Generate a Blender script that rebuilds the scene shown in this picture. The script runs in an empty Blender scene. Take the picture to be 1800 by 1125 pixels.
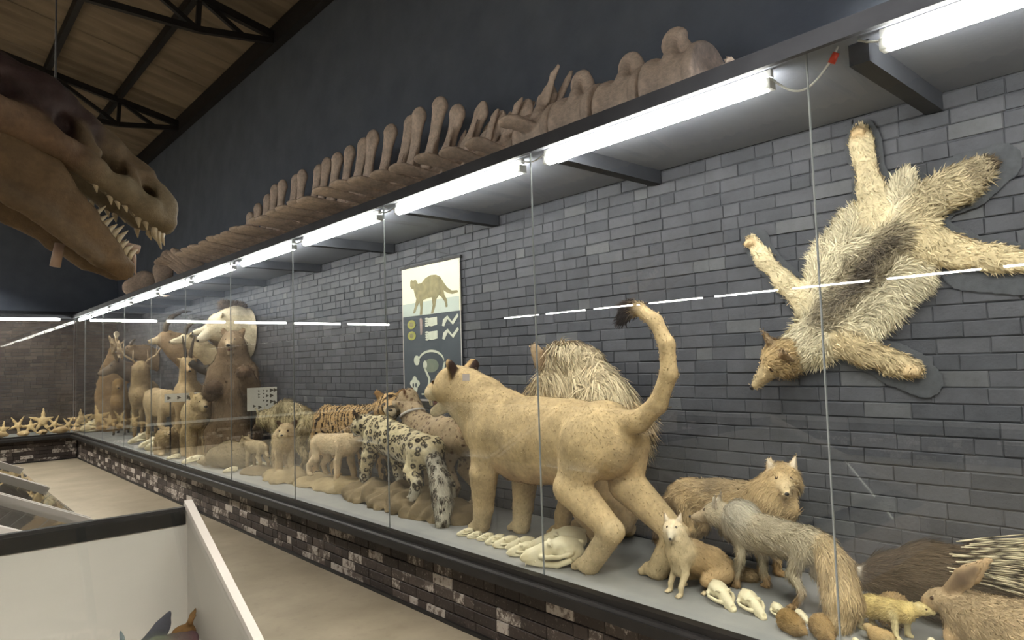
import bpy, math, random
import numpy as np
from mathutils import Matrix, Vector
SC = bpy.context.scene
COL = SC.collection
# ------------------------------------------------------------------ camera
def make_camera():
    y, p, r = (math.radians(a) for a in (41.75, 3.5, -1.75))
    F = np.array([math.sin(y)*math.cos(p), math.cos(y)*math.cos(p), math.sin(p)])
    R0 = np.array([math.cos(y), -math.sin(y), 0.0]); U0 = np.cross(R0, F)
    R = R0*math.cos(r)+U0*math.sin(r); U = -R0*math.sin(r)+U0*math.cos(r)
    cd = bpy.data.cameras.new('camera'); cd.sensor_width = 36; cd.lens = 24.0
    cd.clip_start = 0.05; cd.clip_end = 100
    co = bpy.data.objects.new('camera', cd); COL.objects.link(co)
    m = Matrix.Identity(4)
    for i in range(3):
        m[i][0] = R[i]; m[i][1] = U[i]; m[i][2] = -F[i]
    m[0][3], m[1][3], m[2][3] = 0, 0, 1.6
    co.matrix_world = m
    SC.camera = co
make_camera()
# ------------------------------------------------------------------ world, exposure, light levels
W = bpy.data.worlds.new('world'); SC.world = W; W.use_nodes = True
W.node_tree.nodes['Background'].inputs[0].default_value = (0.5, 0.55, 0.65, 1)
W.node_tree.nodes['Background'].inputs[1].default_value = 0.02
SC.view_settings.view_transform = 'Standard'; SC.view_settings.look = 'None'
SC.view_settings.gamma = 1.0; SC.view_settings.use_curve_mapping = False
SC.view_settings.exposure = 0.0
SC.cycles.use_denoising = True
SC.cycles.max_bounces = 6; SC.cycles.diffuse_bounces = 3; SC.cycles.glossy_bounces = 3
SC.cycles.transparent_max_bounces = 12; SC.cycles.caustics_reflective = False; SC.cycles.caustics_refractive = False
SC.cycles.sample_clamp_indirect = 4.0
TUBE_LEFT = 170.0      # tubes of the left-hand case
TUBE_CASE = 75.0
TUBE_FILL = 430.0  # added fill lamps that brighten the hall floor and near case
# ------------------------------------------------------------------ materials
def srgb(r, g, b):
    f = lambda c: (c/255/12.92) if c/255 <= 0.04045 else ((c/255+0.055)/1.055)**2.4
    return (f(r), f(g), f(b), 1.0)
class NT:
    def __init__(s, name):
        s.m = bpy.data.materials.new(name); s.m.use_nodes = True
        s.t = s.m.node_tree; s.b = s.t.nodes['Principled BSDF']; s.out = s.t.nodes['Material Output']
    def n(s, typ, **kw):
        nd = s.t.nodes.new('ShaderNode'+typ)
        for k, v in kw.items():
            if k in nd.inputs: nd.inputs[k].default_value = v
            else: setattr(nd, k, v)
        return nd
    def l(s, a, b): s.t.links.new(a, b)
    def mix(s, fac, a, b, blend='MIX'):
        nd = s.t.nodes.new('ShaderNodeMix'); nd.data_type = 'RGBA'; nd.blend_type = blend
        for sock, v in ((nd.inputs[0], fac), (nd.inputs[6], a), (nd.inputs[7], b)):
            if hasattr(v, 'is_linked'): s.l(v, sock)
            else: sock.default_value = v
        return nd.outputs[2]
    def math(s, op, a, b=0.0, c=0.0):
        nd = s.t.nodes.new('ShaderNodeMath'); nd.operation = op
        for i, v in enumerate((a, b, c)):
            if hasattr(v, 'is_linked'): s.l(v, nd.inputs[i])
            else: nd.inputs[i].default_value = v
        return nd.outputs[0]
    def ramp(s, fac, stops):
        nd = s.t.nodes.new('ShaderNodeValToRGB'); cr = nd.color_ramp
        while len(cr.elements) < len(stops): cr.elements.new(0.5)
        for e, (p, c) in zip(cr.elements, stops): e.position = p; e.color = c
        s.l(fac, nd.inputs[0]); return nd.outputs[0]
    def mapr(s, v, a, b, c=0.0, d=1.0):
        nd = s.t.nodes.new('ShaderNodeMapRange')
        s.l(v, nd.inputs[0])
        for i, x in zip((1, 2, 3, 4), (a, b, c, d)): nd.inputs[i].default_value = x
        return nd.outputs[0]
    def coord(s, kind='Object'):
        if kind == 'World': return s.n('NewGeometry').outputs['Position']
        return s.n('TexCoord').outputs[kind]
    def noise(s, co, scale, detail=3, rough=.55):
        nd = s.n('TexNoise'); nd.inputs['Scale'].default_value = scale; nd.inputs['Detail'].default_value = detail
        nd.inputs['Roughness'].default_value = rough
        s.l(co, nd.inputs['Vector']); return nd.outputs['Fac']
    def bump(s, h, strength, dist=.01):
        nd = s.n('Bump'); nd.inputs['Strength'].default_value = strength; nd.inputs['Distance'].default_value = dist
        s.l(h, nd.inputs['Height']); s.l(nd.outputs[0], s.b.inputs['Normal'])
    def base(s, c, rough=.6, spec=.3, metal=0.0):
        if hasattr(c, 'is_linked'): s.l(c, s.b.inputs['Base Color'])
        else: s.b.inputs['Base Color'].default_value = c
        s.b.inputs['Roughness'].default_value = rough; s.b.inputs['Specular IOR Level'].default_value = spec
        s.b.inputs['Metallic'].default_value = metal
MATS = {}
def mat_noise(name, c1, c2, scale=6, rough=.6, spec=.3, bump=0.0, bscale=40, metal=0, space='Object', detail=4):
    if name in MATS: return MATS[name]
    t = NT(name); co = t.coord(space)
    f = t.mapr(t.noise(co, scale, detail), .3, .7)
    t.base(t.mix(f, c1, c2), rough, spec, metal)
    if bump: t.bump(t.noise(co, bscale, 4), bump)
    MATS[name] = t.m; return t.m
def mat_emit(name, col, strength):
    t = NT(name); t.b.inputs['Base Color'].default_value = (0.8, 0.8, 0.8, 1)
    t.b.inputs['Emission Color'].default_value = col; t.b.inputs['Emission Strength'].default_value = strength
    return t.m
def mat_fur(name, pattern=None, rough=.85, bump=0):
    t = NT(name)
    col = t.n('Attribute', attribute_name='Col'); rp = t.n('Attribute', attribute_name='rp').outputs['Vector']
    c = col.outputs['Color']; a = col.outputs['Alpha']
    f = t.mapr(t.noise(rp, 7, 5, .7), .3, .7, .68, 1.2)
    f2 = t.mapr(t.noise(rp, 45, 3), .3, .7, .88, 1.1)
    v = t.n('VectorMath', operation='SCALE'); t.l(c, v.inputs[0]); t.l(t.math('MULTIPLY', f, f2), v.inputs['Scale'])
    c = v.outputs[0]
    if pattern:
        nz = t.n('TexNoise'); nz.inputs['Scale'].default_value = 9; t.l(rp, nz.inputs['Vector'])
        add = t.n('VectorMath', operation='MULTIPLY_ADD'); t.l(nz.outputs['Color'], add.inputs[0])
        if pattern == 'rosette':
            add.inputs[1].default_value = (.035, .035, .035); t.l(rp, add.inputs[2])
            vo = t.n('TexVoronoi'); vo.inputs['Scale'].default_value = 19; vo.inputs['Randomness'].default_value = .75; t.l(add.outputs[0], vo.inputs['Vector'])
            d = vo.outputs['Distance']
            ring = t.math('MULTIPLY', t.mapr(d, .20, .27), t.mapr(d, .50, .42))
            brk = t.mapr(t.noise(rp, 26, 2), .30, .37)
            m = t.math('MULTIPLY', t.math('MULTIPLY', ring, brk), a)
            c = t.mix(m, c, srgb(46, 36, 28)); inner = t.math('MULTIPLY', t.mapr(d, .26, .18), a)
            c = t.mix(t.math('MULTIPLY', inner, .45), c, srgb(150, 128, 92))
        elif pattern == 'stripe':
            add.inputs[1].default_value = (.16, .16, .16); t.l(rp, add.inputs[2])
            w = t.n('TexWave', bands_direction='X'); w.inputs['Scale'].default_value = 4.6
            w.inputs['Distortion'].default_value = 2.2; w.inputs['Detail'].default_value = 2; w.inputs['Detail Scale'].default_value = 2.5
            t.l(add.outputs[0], w.inputs['Vector'])
            m = t.math('MULTIPLY', t.mapr(w.outputs['Fac'], .62, .82), a); c = t.mix(m, c, srgb(40, 30, 24))
        elif pattern == 'spot':
            add.inputs[1].default_value = (.03, .03, .03); t.l(rp, add.inputs[2])
            vo = t.n('TexVoronoi'); vo.inputs['Scale'].default_value = 22; t.l(add.outputs[0], vo.inputs['Vector'])
            m = t.math('MULTIPLY', t.mapr(vo.outputs['Distance'], .36, .22), a); c = t.mix(t.math('MULTIPLY', m, .8), c, srgb(78, 48, 34))
        elif pattern == 'band':      # quills: pale and dark bands along each strand
            pass
    t.base(c, rough, .12)
    if bump: t.bump(t.noise(rp, 55, 5, .7), bump, .012)
    MATS[name] = t.m; return t.m
# ------------------------------------------------------------------ object helpers
def props(o, label=None, cat=None, group=None, kind=None):
    if label: o['label'] = label
    if cat: o['category'] = cat
    if group: o['group'] = group
    if kind: o['kind'] = kind
    return o
def link(o, parent=None):
    COL.objects.link(o)
    if parent is not None: o.parent = parent
    return o
def empty(name, loc=(0, 0, 0), rz=0.0, label=None, cat=None, group=None, kind=None):
    o = bpy.data.objects.new(name, None); o.empty_display_size = .05
    o.location = loc; o.rotation_euler = (0, 0, rz); link(o)
    return props(o, label, cat, group, kind)
def mesh_np(name, V, quads=None, tris=None, mat=None, col=None, rp=None, smooth=True, normals=None):
    V = np.asarray(V, np.float32)
    me = bpy.data.meshes.new(name); me.vertices.add(len(V)); me.vertices.foreach_set('co', V.ravel())
    q = np.zeros((0, 4), np.int32) if quads is None else np.asarray(quads, np.int32)
    t = np.zeros((0, 3), np.int32) if tris is None else np.asarray(tris, np.int32)
    nl = q.size+t.size; me.loops.add(nl)
    me.loops.foreach_set('vertex_index', np.concatenate([q.ravel(), t.ravel()]).astype(np.int32))
    me.polygons.add(len(q)+len(t))
    st = np.concatenate([np.arange(len(q))*4, q.size+np.arange(len(t))*3]).astype(np.int32)
    me.polygons.foreach_set('loop_start', st)
    me.update(calc_edges=True)
    me.polygons.foreach_set('use_smooth', np.full(len(q)+len(t), smooth))
    if col is not None:
        a = me.color_attributes.new('Col', 'FLOAT_COLOR', 'POINT'); a.data.foreach_set('color', np.asarray(col, np.float32).ravel())
    if rp is not None:
        a = me.attributes.new('rp', 'FLOAT_VECTOR', 'POINT'); a.data.foreach_set('vector', np.asarray(rp, np.float32).ravel())
    if normals is not None: me.normals_split_custom_set_from_vertices(np.asarray(normals, np.float32).tolist())
    if mat: me.materials.append(mat)
    return me
def obj(name, me, parent=None, loc=None, rot=None):
    o = bpy.data.objects.new(name, me)
    if loc is not None: o.location = loc
    if rot is not None: o.rotation_euler = rot
    return link(o, parent)
class MB:
    """collects boxes, tubes, lathes and polygons into one mesh"""
    def __init__(s): s.v = []; s.f = []
    def add(s, v, f):
        n = len(s.v); s.v += [tuple(map(float, p)) for p in v]; s.f += [tuple(i+n for i in g) for g in f]; return s
    def box(s, a, b, jit=0, rnd=None):
        (x0, y0, z0), (x1, y1, z1) = a, b
        v = [(x0, y0, z0), (x1, y0, z0), (x1, y1, z0), (x0, y1, z0), (x0, y0, z1), (x1, y0, z1), (x1, y1, z1), (x0, y1, z1)]
        if jit: v = [tuple(c+rnd.uniform(-jit, jit) for c in p) for p in v]
        return s.add(v, [(0, 3, 2, 1), (4, 5, 6, 7), (0, 1, 5, 4), (1, 2, 6, 5), (2, 3, 7, 6), (3, 0, 4, 7)])
    def bar(s, a, b, w, h, up=(0, 0, 1)):
        a, b = Vector(a), Vector(b); d = (b-a).normalized(); u = Vector(up)
        sd = d.cross(u).normalized()*(w/2); uu = sd.cross(d).normalized()*(h/2)
        v = [a-sd-uu, a+sd-uu, a+sd+uu, a-sd+uu, b-sd-uu, b+sd-uu, b+sd+uu, b-sd+uu]
        return s.add(v, [(0, 1, 2, 3), (7, 6, 5, 4), (0, 4, 5, 1), (1, 5, 6, 2), (2, 6, 7, 3), (3, 7, 4, 0)])
    def tube(s, pts, r, n=10, cap=True):
        pts = [Vector(p) for p in pts]; rs = r if isinstance(r, (list, tuple)) else [r]*len(pts)
        base = len(s.v); vs = []; prev = None
        for i, p in enumerate(pts):
            d = (pts[min(i+1, len(pts)-1)]-pts[max(i-1, 0)]).normalized()
            if prev is None:
                u = d.cross(Vector((0, 0, 1)))
                if u.length < .05: u = d.cross(Vector((1, 0, 0)))
            else: u = prev-d*prev.dot(d)
            u.normalize(); prev = u; w = d.cross(u)
            for k in range(n):
                a = 2*math.pi*k/n; vs.append(p+(u*math.cos(a)+w*math.sin(a))*rs[i])
        f = []
        for i in range(len(pts)-1):
            for k in range(n):
                f.append((i*n+k, i*n+(k+1) % n, (i+1)*n+(k+1) % n, (i+1)*n+k))
        if cap: f.append(tuple(range(n))[::-1]); f.append(tuple((len(pts)-1)*n+k for k in range(n)))
        return s.add(vs, f)
    def ball(s, c, r, n=12, m=8, R=None):
        rx, ry, rz = r if isinstance(r, (list, tuple)) else (r, r, r)
        v = []; f = []
        for i in range(m+1):
            th = math.pi*i/m
            for k in range(n):
                ph = 2*math.pi*k/n
                p = Vector((rx*math.sin(th)*math.cos(ph), ry*math.sin(th)*math.sin(ph), rz*math.cos(th)))
                if R is not None: p = R @ p
                v.append(Vector(c)+p)
        for i in range(m):
            for k in range(n): f.append((i*n+k, (i+1)*n+k, (i+1)*n+(k+1) % n, i*n+(k+1) % n))
        return s.add(v, f)
    def prism(s, poly, origin, ex, ey, thick):
        """flat polygon in the plane (ex, ey), extruded by thick along ex x ey"""
        o, ex, ey = Vector(origin), Vector(ex), Vector(ey); n = ex.cross(ey).normalized()*thick
        k = len(poly); v = [o+ex*p[0]+ey*p[1] for p in poly]; v += [p+n for p in v]
        f = [tuple(range(k))[::-1], tuple(range(k, 2*k))]+[(i, (i+1) % k, (i+1) % k+k, i+k) for i in range(k)]
        return s.add(v, f)
    def me(s, name, mat, smooth=False):
        m = bpy.data.meshes.new(name); m.from_pydata(s.v, [], s.f); m.update()
        if smooth: m.polygons.foreach_set('use_smooth', [True]*len(m.polygons))
        if mat: m.materials.append(mat)
        return m
    def build(s, name, mat, parent=None, loc=None, rot=None, smooth=False):
        return obj(name, s.me(name, mat, smooth), parent, loc, rot)
# ------------------------------------------------------------------ implicit-surface bodies
def vec(p): return np.asarray(p, np.float32)
class Body:
    def __init__(s, k=.03): s.p = []; s.k = k; s.col = (.5, .4, .3, 0); s.fur = .012
    def cap(s, a, b, ra, rb=None, n=None, fl=1.0, k=None, col=None, fur=None, dir=None, sub=False):
        a, b = vec(a), vec(b); rb = ra if rb is None else rb
        d = (b-a) if dir is None else vec(dir)
        s.p.append(dict(t='c', a=a, b=b, ra=ra, rb=rb, n=None if n is None else vec(n)/np.linalg.norm(n), fl=fl, k=s.k if k is None else k,
                        col=s.col if col is None else col, fur=s.fur if fur is None else fur, d=d/(np.linalg.norm(d)+1e-9), sub=sub))
        return s
    def chain(s, pts, **kw):
        for p, q in zip(pts[:-1], pts[1:]): s.cap(p[:3], q[:3], p[3], q[3], **kw)
        return s
    def ell(s, c, r, rot=None, k=None, col=None, fur=None, dir=(-1, 0, -.4), sub=False):
        c = vec(c); r = vec(r if hasattr(r, '__len__') else (r, r, r))
        M = np.eye(3, dtype=np.float32) if rot is None else np.asarray(rot, np.float32)
        d = vec(dir)
        s.p.append(dict(t='e', a=c, r=r, M=M, k=s.k if k is None else k, col=s.col if col is None else col,
                        fur=s.fur if fur is None else fur, d=d/np.linalg.norm(d), sub=sub))
        return s
    @staticmethod
    def dist(p, X, Y, Z):
        if p['t'] == 'e':
            M, c, r = p['M'], p['a'], p['r']
            x, y, z = X-c[0], Y-c[1], Z-c[2]
            u = (M[0, 0]*x+M[1, 0]*y+M[2, 0]*z)/r[0]; v = (M[0, 1]*x+M[1, 1]*y+M[2, 1]*z)/r[1]; w = (M[0, 2]*x+M[1, 2]*y+M[2, 2]*z)/r[2]
            k0 = np.sqrt(u*u+v*v+w*w)+1e-6
            k1 = np.sqrt((u/r[0])**2+(v/r[1])**2+(w/r[2])**2)+1e-6
            return k0*(k0-1)/k1
        a, b = p['a'], p['b']; x, y, z = X-a[0], Y-a[1], Z-a[2]; d = b-a
        if p['n'] is not None:
            n = p['n']; f = 1/p['fl']-1
            q = (x*n[0]+y*n[1]+z*n[2])*f; x, y, z = x+q*n[0], y+q*n[1], z+q*n[2]
            d = d+n*(d@n)*f
        h = np.clip((x*d[0]+y*d[1]+z*d[2])/(d@d+1e-9), 0, 1)
        return np.sqrt((x-d[0]*h)**2+(y-d[1]*h)**2+(z-d[2]*h)**2)-(p['ra']+(p['rb']-p['ra'])*h)
    @staticmethod
    def bbox(p):
        if p['t'] == 'e':
            e = np.sqrt(((p['M']*p['r'])**2).sum(1)); return p['a']-e, p['a']+e
        R = max(p['ra'], p['rb']); return np.minimum(p['a'], p['b'])-R, np.maximum(p['a'], p['b'])+R
    def field(s, h):
        bb = [s.bbox(p) for p in s.p if not p['sub']]
        lo = np.min([b[0] for b in bb], 0)-2.5*h; hi = np.max([b[1] for b in bb], 0)+2.5*h
        n = np.ceil((hi-lo)/h).astype(int)+1
        D = np.full(n, 1.0, np.float32); ax = [(lo[i]+h*np.arange(n[i])).astype(np.float32) for i in range(3)]
        for p in s.p:
            b0, b1 = s.bbox(p); m = p['k']+2*h
            i0 = np.clip(np.floor((b0-m-lo)/h).astype(int), 0, n); i1 = np.clip(np.ceil((b1+m-lo)/h).astype(int)+1, 0, n)
            if (i1 <= i0).any(): continue
            sl = tuple(slice(i0[i], i1[i]) for i in range(3))
            d = s.dist(p, ax[0][sl[0]][:, None, None], ax[1][sl[1]][None, :, None], ax[2][sl[2]][None, None, :])
            S = D[sl]; k = max(p['k'], 1e-5)
            if p['sub']:
                e = -d; hh = np.clip(.5-.5*(S-e)/k, 0, 1); D[sl] = S*(1-hh)+e*hh+k*hh*(1-hh)
            else:
                hh = np.clip(.5+.5*(S-d)/k, 0, 1); D[sl] = S*(1-hh)+d*hh-k*hh*(1-hh)
        return D, lo
    def attrs(s, V):
        n = len(V); C = np.zeros((n, 4), np.float32); Fl = np.zeros(n, np.float32); Dr = np.zeros((n, 3), np.float32); Wt = np.full(n, 1e-9, np.float32)
        for p in s.p:
            if p['sub']: continue
            b0, b1 = s.bbox(p); m = .05
            I = np.nonzero(((V > b0-m) & (V < b1+m)).all(1))[0]
            if not len(I): continue
            P = V[I]; d = s.dist(p, P[:, 0], P[:, 1], P[:, 2])
            w = np.exp(-np.clip(d, -.02, 1)/.007).astype(np.float32)
            C[I] += w[:, None]*np.asarray(p['col'], np.float32); Fl[I] += w*p['fur']; Dr[I] += w[:, None]*p['d']; Wt[I] += w
        return C/Wt[:, None], Fl/Wt, Dr/(np.linalg.norm(Dr, axis=1, keepdims=True)+1e-9)
    def surf(s, h):
        D, lo = s.field(h); S = D < 0
        n = np.array(D.shape)
        c = [S[i:n[0]-1+i, j:n[1]-1+j, k:n[2]-1+k] for i in (0, 1) for j in (0, 1) for k in (0, 1)]
        any_ = c[0].copy(); all_ = c[0].copy()
        for q in c[1:]: any_ |= q; all_ &= q
        act = any_ & ~all_; idx = np.argwhere(act)
        num = np.full(act.shape, -1, np.int32); num[act] = np.arange(len(idx))
        acc = np.zeros((len(idx), 3), np.float32); cnt = np.zeros(len(idx), np.float32)
        offs = [(i, j, k) for i in (0, 1) for j in (0, 1) for k in (0, 1)]
        vals = {o: D[idx[:, 0]+o[0], idx[:, 1]+o[1], idx[:, 2]+o[2]] for o in offs}
        for a in offs:
            for ax in range(3):
                if a[ax]: continue
                b = list(a); b[ax] = 1; b = tuple(b)
                da, db = vals[a], vals[b]; cr = (da < 0) != (db < 0); t = np.where(cr, da/(da-db+1e-12), 0)
                for q in range(3): acc[:, q] += np.where(cr, a[q]+(t if q == ax else 0), 0)
                cnt += cr
        V = lo+h*(idx+acc/cnt[:, None]); Q = []
        for ax in range(3):
            sl0 = [slice(None)]*3; sl1 = [slice(None)]*3; sl0[ax] = slice(0, -1); sl1[ax] = slice(1, None)
            a, b = S[tuple(sl0)], S[tuple(sl1)]; E = np.argwhere(a != b)
            o1, o2 = (ax+1) % 3, (ax+2) % 3
            E = E[(E[:, o1] > 0) & (E[:, o2] > 0) & (E[:, o1] < n[o1]-1) & (E[:, o2] < n[o2]-1)]
            ins = a[E[:, 0], E[:, 1], E[:, 2]]
            def cell(d1, d2):
                F = E.copy(); F[:, o1] -= d1; F[:, o2] -= d2; return num[F[:, 0], F[:, 1], F[:, 2]]
            q = np.stack([cell(1, 1), cell(0, 1), cell(0, 0), cell(1, 0)], 1)
            q[~ins] = q[~ins][:, ::-1]; Q.append(q)
        return V.astype(np.float32), np.concatenate(Q)
def vnormals(V, Q):
    a, b, c, d = (V[Q[:, i]] for i in range(4)); fn = np.cross(c-a, d-b)
    N = np.zeros_like(V)
    for i in range(4):
        for q in range(3): N[:, q] += np.bincount(Q[:, i], fn[:, q], len(V)).astype(np.float32)
    return N/(np.linalg.norm(N, axis=1, keepdims=True)+1e-12)
def rough_up(V, N, amp, scale, seed):
    """small lumps: a few random sine waves along the normal"""
    rs = np.random.RandomState(seed); d = np.zeros(len(V), np.float32)
    for i in range(14):
        k = rs.normal(size=3); k = k/np.linalg.norm(k)*scale*rs.uniform(.6, 2.4); d += np.sin(V@k.astype(np.float32)+rs.uniform(0, 6.3))*rs.uniform(.3, 1)
    return V+N*(d*amp/3)[:, None]
def body_mesh(name, B, h, mat, fur_n=0, fur_w=.003, fur_scale=1.0, lift=.35, seed=1, amp=0, ascale=25, clump=0.0, droop=.25, jitter=.25, tint=.16, nrand=.35, cfun=None, floor=None, wall=None):
    V, Q = B.surf(h); N = vnormals(V, Q)
    if amp: V = rough_up(V, N, amp, ascale, seed); N = vnormals(V, Q)
    C, Fl, Dr = B.attrs(V)
    if cfun is not None: C = cfun(V, N, C)
    rp = V.copy(); T = None; NN = N; Qa = Q; fur_n = int(fur_n*.85)
    if fur_n:
        rs = np.random.RandomState(seed)
        prob = (Fl > .002)*(.35+Fl/(Fl.max()+1e-9)); prob = prob/prob.sum()
        I = rs.choice(len(V), fur_n, p=prob)
        n = N[I]; L = Fl[I]*fur_scale*rs.uniform(.6, 1.25, fur_n).astype(np.float32)
        g = Dr[I]+rs.normal(0, jitter, (fur_n, 3)).astype(np.float32)
        if clump:
            ph = np.sin(V[I]*(38, 31, 35))+np.sin(V[I][:, [1, 2, 0]]*(17, 23, 19)); g += clump*ph.astype(np.float32)
        t = g-n*(g*n).sum(1, keepdims=True); t /= np.linalg.norm(t, axis=1, keepdims=True)+1e-9
        P = V[I]+rs.normal(0, h*.45, (fur_n, 3)).astype(np.float32)-n*h*.3
        dr = np.array([0, 0, -1], np.float32)
        lf = lift*rs.uniform(.5, 1.4, (fur_n, 1)).astype(np.float32)
        M = P+(n*lf+t)*(L*.5)[:, None]
        E = P+(n*lf*.75+t+dr*droop)*L[:, None]
        sd = np.cross(t, n); w = (fur_w*rs.uniform(.6, 1.3, (fur_n, 1))).astype(np.float32); sd = sd*w
        b0 = len(V); k = np.arange(fur_n)*5+b0
        F = np.stack([P-sd, P+sd, M+sd*.7, M-sd*.7, E], 1).reshape(-1, 3)
        tc = rs.uniform(1-tint, 1+tint, (fur_n, 1)).astype(np.float32); FC = C[I].copy(); FC[:, :3] *= tc
        sn = n+rs.normal(0, nrand, (fur_n, 3)).astype(np.float32); sn /= np.linalg.norm(sn, axis=1, keepdims=True)
        V = np.concatenate([V, F]); NN = np.concatenate([N, np.repeat(sn, 5, 0)])
        C = np.concatenate([C, np.repeat(FC, 5, 0)]); rp = np.concatenate([rp, np.repeat(rp[I], 5, 0)])
        Qa = np.concatenate([Q, np.stack([k, k+1, k+2, k+3], 1)]); T = np.stack([k+3, k+2, k+4], 1)
    if floor is not None: V[:, 2] = np.maximum(V[:, 2], floor)
    if wall is not None: V[:, 0] = wall[1]*np.minimum(V[:, 0]*wall[1], wall[0]*wall[1])
    return mesh_np(name, V, Qa, T, mat, C, rp, True, NN)
def frame(yaw, pitch, roll=0.0):
    """columns forward, left, up; yaw turns left, pitch lifts"""
    y, p, r = (math.radians(a) for a in (yaw, pitch, roll))
    F = np.array([math.cos(y)*math.cos(p), math.sin(y)*math.cos(p), math.sin(p)]); L0 = np.array([-math.sin(y), math.cos(y), 0])
    U0 = np.cross(F, L0); L = L0*math.cos(r)+U0*math.sin(r); U = -L0*math.sin(r)+U0*math.cos(r)
    return np.stack([F, L, U], 1)
# ================================================================== SETTING
XG, XW, ZL, ZT = 2.48, 3.40, 0.50, 2.72        # glass plane, brick wall, ledge height, soffit height of the right-hand case
YG, YW = 15.5, 16.45                            # glass plane and wall of the far case
XL, XLW = -6.00, -6.90                          # left-hand case, mirrored across the hall
def brick_material(name, ramp_stops, chips):
    t = NT(name); r = t.n('Attribute', attribute_name='rnd').outputs['Fac']; w = t.coord('World')
    c = t.ramp(r, ramp_stops)
    n = t.mapr(t.noise(w, 9, 5, .65), .25, .75, .78, 1.2)
    v = t.n('VectorMath', operation='SCALE'); t.l(c, v.inputs[0]); t.l(n, v.inputs['Scale']); c = v.outputs[0]
    if chips:      # white paint flaking off dark bricks: wear with a shape of its own
        big = t.noise(w, 2.2, 2)
        f = t.math('ADD', t.math('MULTIPLY', t.noise(w, 22, 6, .7), .55), t.math('ADD', t.math('MULTIPLY', r, .34), t.math('MULTIPLY', big, .16)))
        m = t.mapr(f, .615, .66)
        c = t.mix(t.math('MULTIPLY', m, .9), c, srgb(176, 168, 160))
        edge = t.mapr(t.noise(w, 60, 4), .60, .66, 0, .35); c = t.mix(edge, c, srgb(120, 112, 104))
    t.base(c, .62, .25); t.bump(t.noise(w, 60, 4), .35, .006); return t.m
M_wallbrick = brick_material('painted wall brick', [(0, srgb(62, 64, 70)), (.5, srgb(72, 73, 79)), (.9, srgb(77, 78, 84)), (1, srgb(92, 93, 96))], False)
M_farbrick = brick_material('haze tinted far wall brick', [(0, srgb(58, 50, 46)), (.6, srgb(68, 59, 54)), (1, srgb(80, 70, 64))], False)  # brown tint paints warm haze and reflected light into the brick colour
M_plinthbrick = brick_material('worn plinth brick', [(0, srgb(46, 40, 38)), (.6, srgb(66, 58, 54)), (1, srgb(108, 98, 91))], True)
M_mortar = mat_noise('dark mortar', srgb(66, 68, 74), srgb(74, 76, 81), 20, .9, .1, .3, 90, space='World')
M_mortar2 = mat_noise('black mortar', srgb(26, 23, 22), srgb(36, 32, 30), 20, .9, .1, .3, 90, space='World')
M_upper = mat_noise('dark plaster', srgb(100, 108, 122), srgb(112, 120, 133), 3, .85, .15, .2, 30, space='World')
M_floor_t = NT('polished concrete'); _w = M_floor_t.coord('World')
_c = M_floor_t.mix(M_floor_t.mapr(M_floor_t.noise(_w, 1.6, 6, .6), .3, .7), srgb(138, 127, 108), srgb(166, 155, 135))
_c = M_floor_t.mix(M_floor_t.mapr(M_floor_t.noise(_w, 14, 5), .55, .75, 0, .25), _c, srgb(104, 95, 82))
M_floor_t.base(_c, .42, .4); M_floor_t.bump(M_floor_t.noise(_w, 8, 3), .05); M_floor = M_floor_t.m
M_ledge = mat_noise('painted ledge', srgb(132, 132, 132), srgb(156, 155, 152), 3, .55, .3, .06, 30, space='World')
M_rail = mat_noise('black painted timber', srgb(20, 19, 19), srgb(30, 28, 27), 12, .5, .3, space='World')
M_soffit = mat_noise('grey painted soffit', srgb(112, 115, 126), srgb(122, 125, 134), 3, .7, .2, .1, 40, space='World')
M_beam = mat_noise('dark grey beam', srgb(52, 54, 60), srgb(64, 66, 72), 5, .7, .2, space='World')
M_roof_t = NT('weathered roof sheet'); _w = M_roof_t.coord('World')
_mp = M_roof_t.n('Mapping'); _mp.inputs['Scale'].default_value = (.5, 2.5, .5); M_roof_t.l(_w, _mp.inputs['Vector'])
_c = M_roof_t.mix(M_roof_t.mapr(M_roof_t.noise(_mp.outputs[0], 1.4, 5), .3, .7), srgb(108, 97, 84), srgb(150, 136, 118))
M_roof_t.base(_c, .9, .1); M_roof = M_roof_t.m
M_steel = mat_noise('dark steel', srgb(36, 35, 36), srgb(46, 44, 44), 10, .6, .3, space='World')
M_joint = mat_noise('silicone joint', srgb(116, 120, 122), srgb(136, 140, 142), 10, .35, .5, space='World')
M_white = mat_noise('white laminate', srgb(186, 179, 172), srgb(194, 187, 180), 2, .45, .4)
def glass_material(name, tint, ior=1.5):
    t = NT(name); tr = t.n('BsdfTransparent'); tr.inputs[0].default_value = tint
    g = t.n('BsdfGlossy'); g.inputs['Roughness'].default_value = 0.0; g.inputs['Color'].default_value = (1, 1, 1, 1)
    fr = t.n('Fresnel'); t.l(t.mapr(t.n('NewGeometry').outputs['Backfacing'], 0, 1, ior, 1/ior), fr.inputs[0]); mx = t.n('MixShader')
    t.l(fr.outputs[0], mx.inputs[0]); t.l(tr.outputs[0], mx.inputs[1]); t.l(g.outputs[0], mx.inputs[2]); t.l(mx.outputs[0], t.out.inputs[0])
    t.t.nodes.remove(t.b); return t.m
M_glass = glass_material('clear glass', (.955, .97, .96, 1))
M_lidglass = glass_material('green tinted lid glass', (.965, .98, .972, 1))
M_tube = mat_emit('case tube light', (1.0, .97, .90, 1), TUBE_CASE)
M_lefttube = mat_emit('left case tube light', (1.0, .97, .90, 1), TUBE_LEFT)
M_filltube = mat_emit('hall tube light', (1.0, .95, .86, 1), TUBE_FILL)
M_lampbody = mat_noise('white lamp housing', srgb(205, 206, 205), srgb(215, 215, 214), 4, .4, .4)
def structure(name, mb, mat, parent=None, smooth=False):
    return props(mb.build(name, mat, parent, smooth=smooth), kind='structure')
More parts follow.
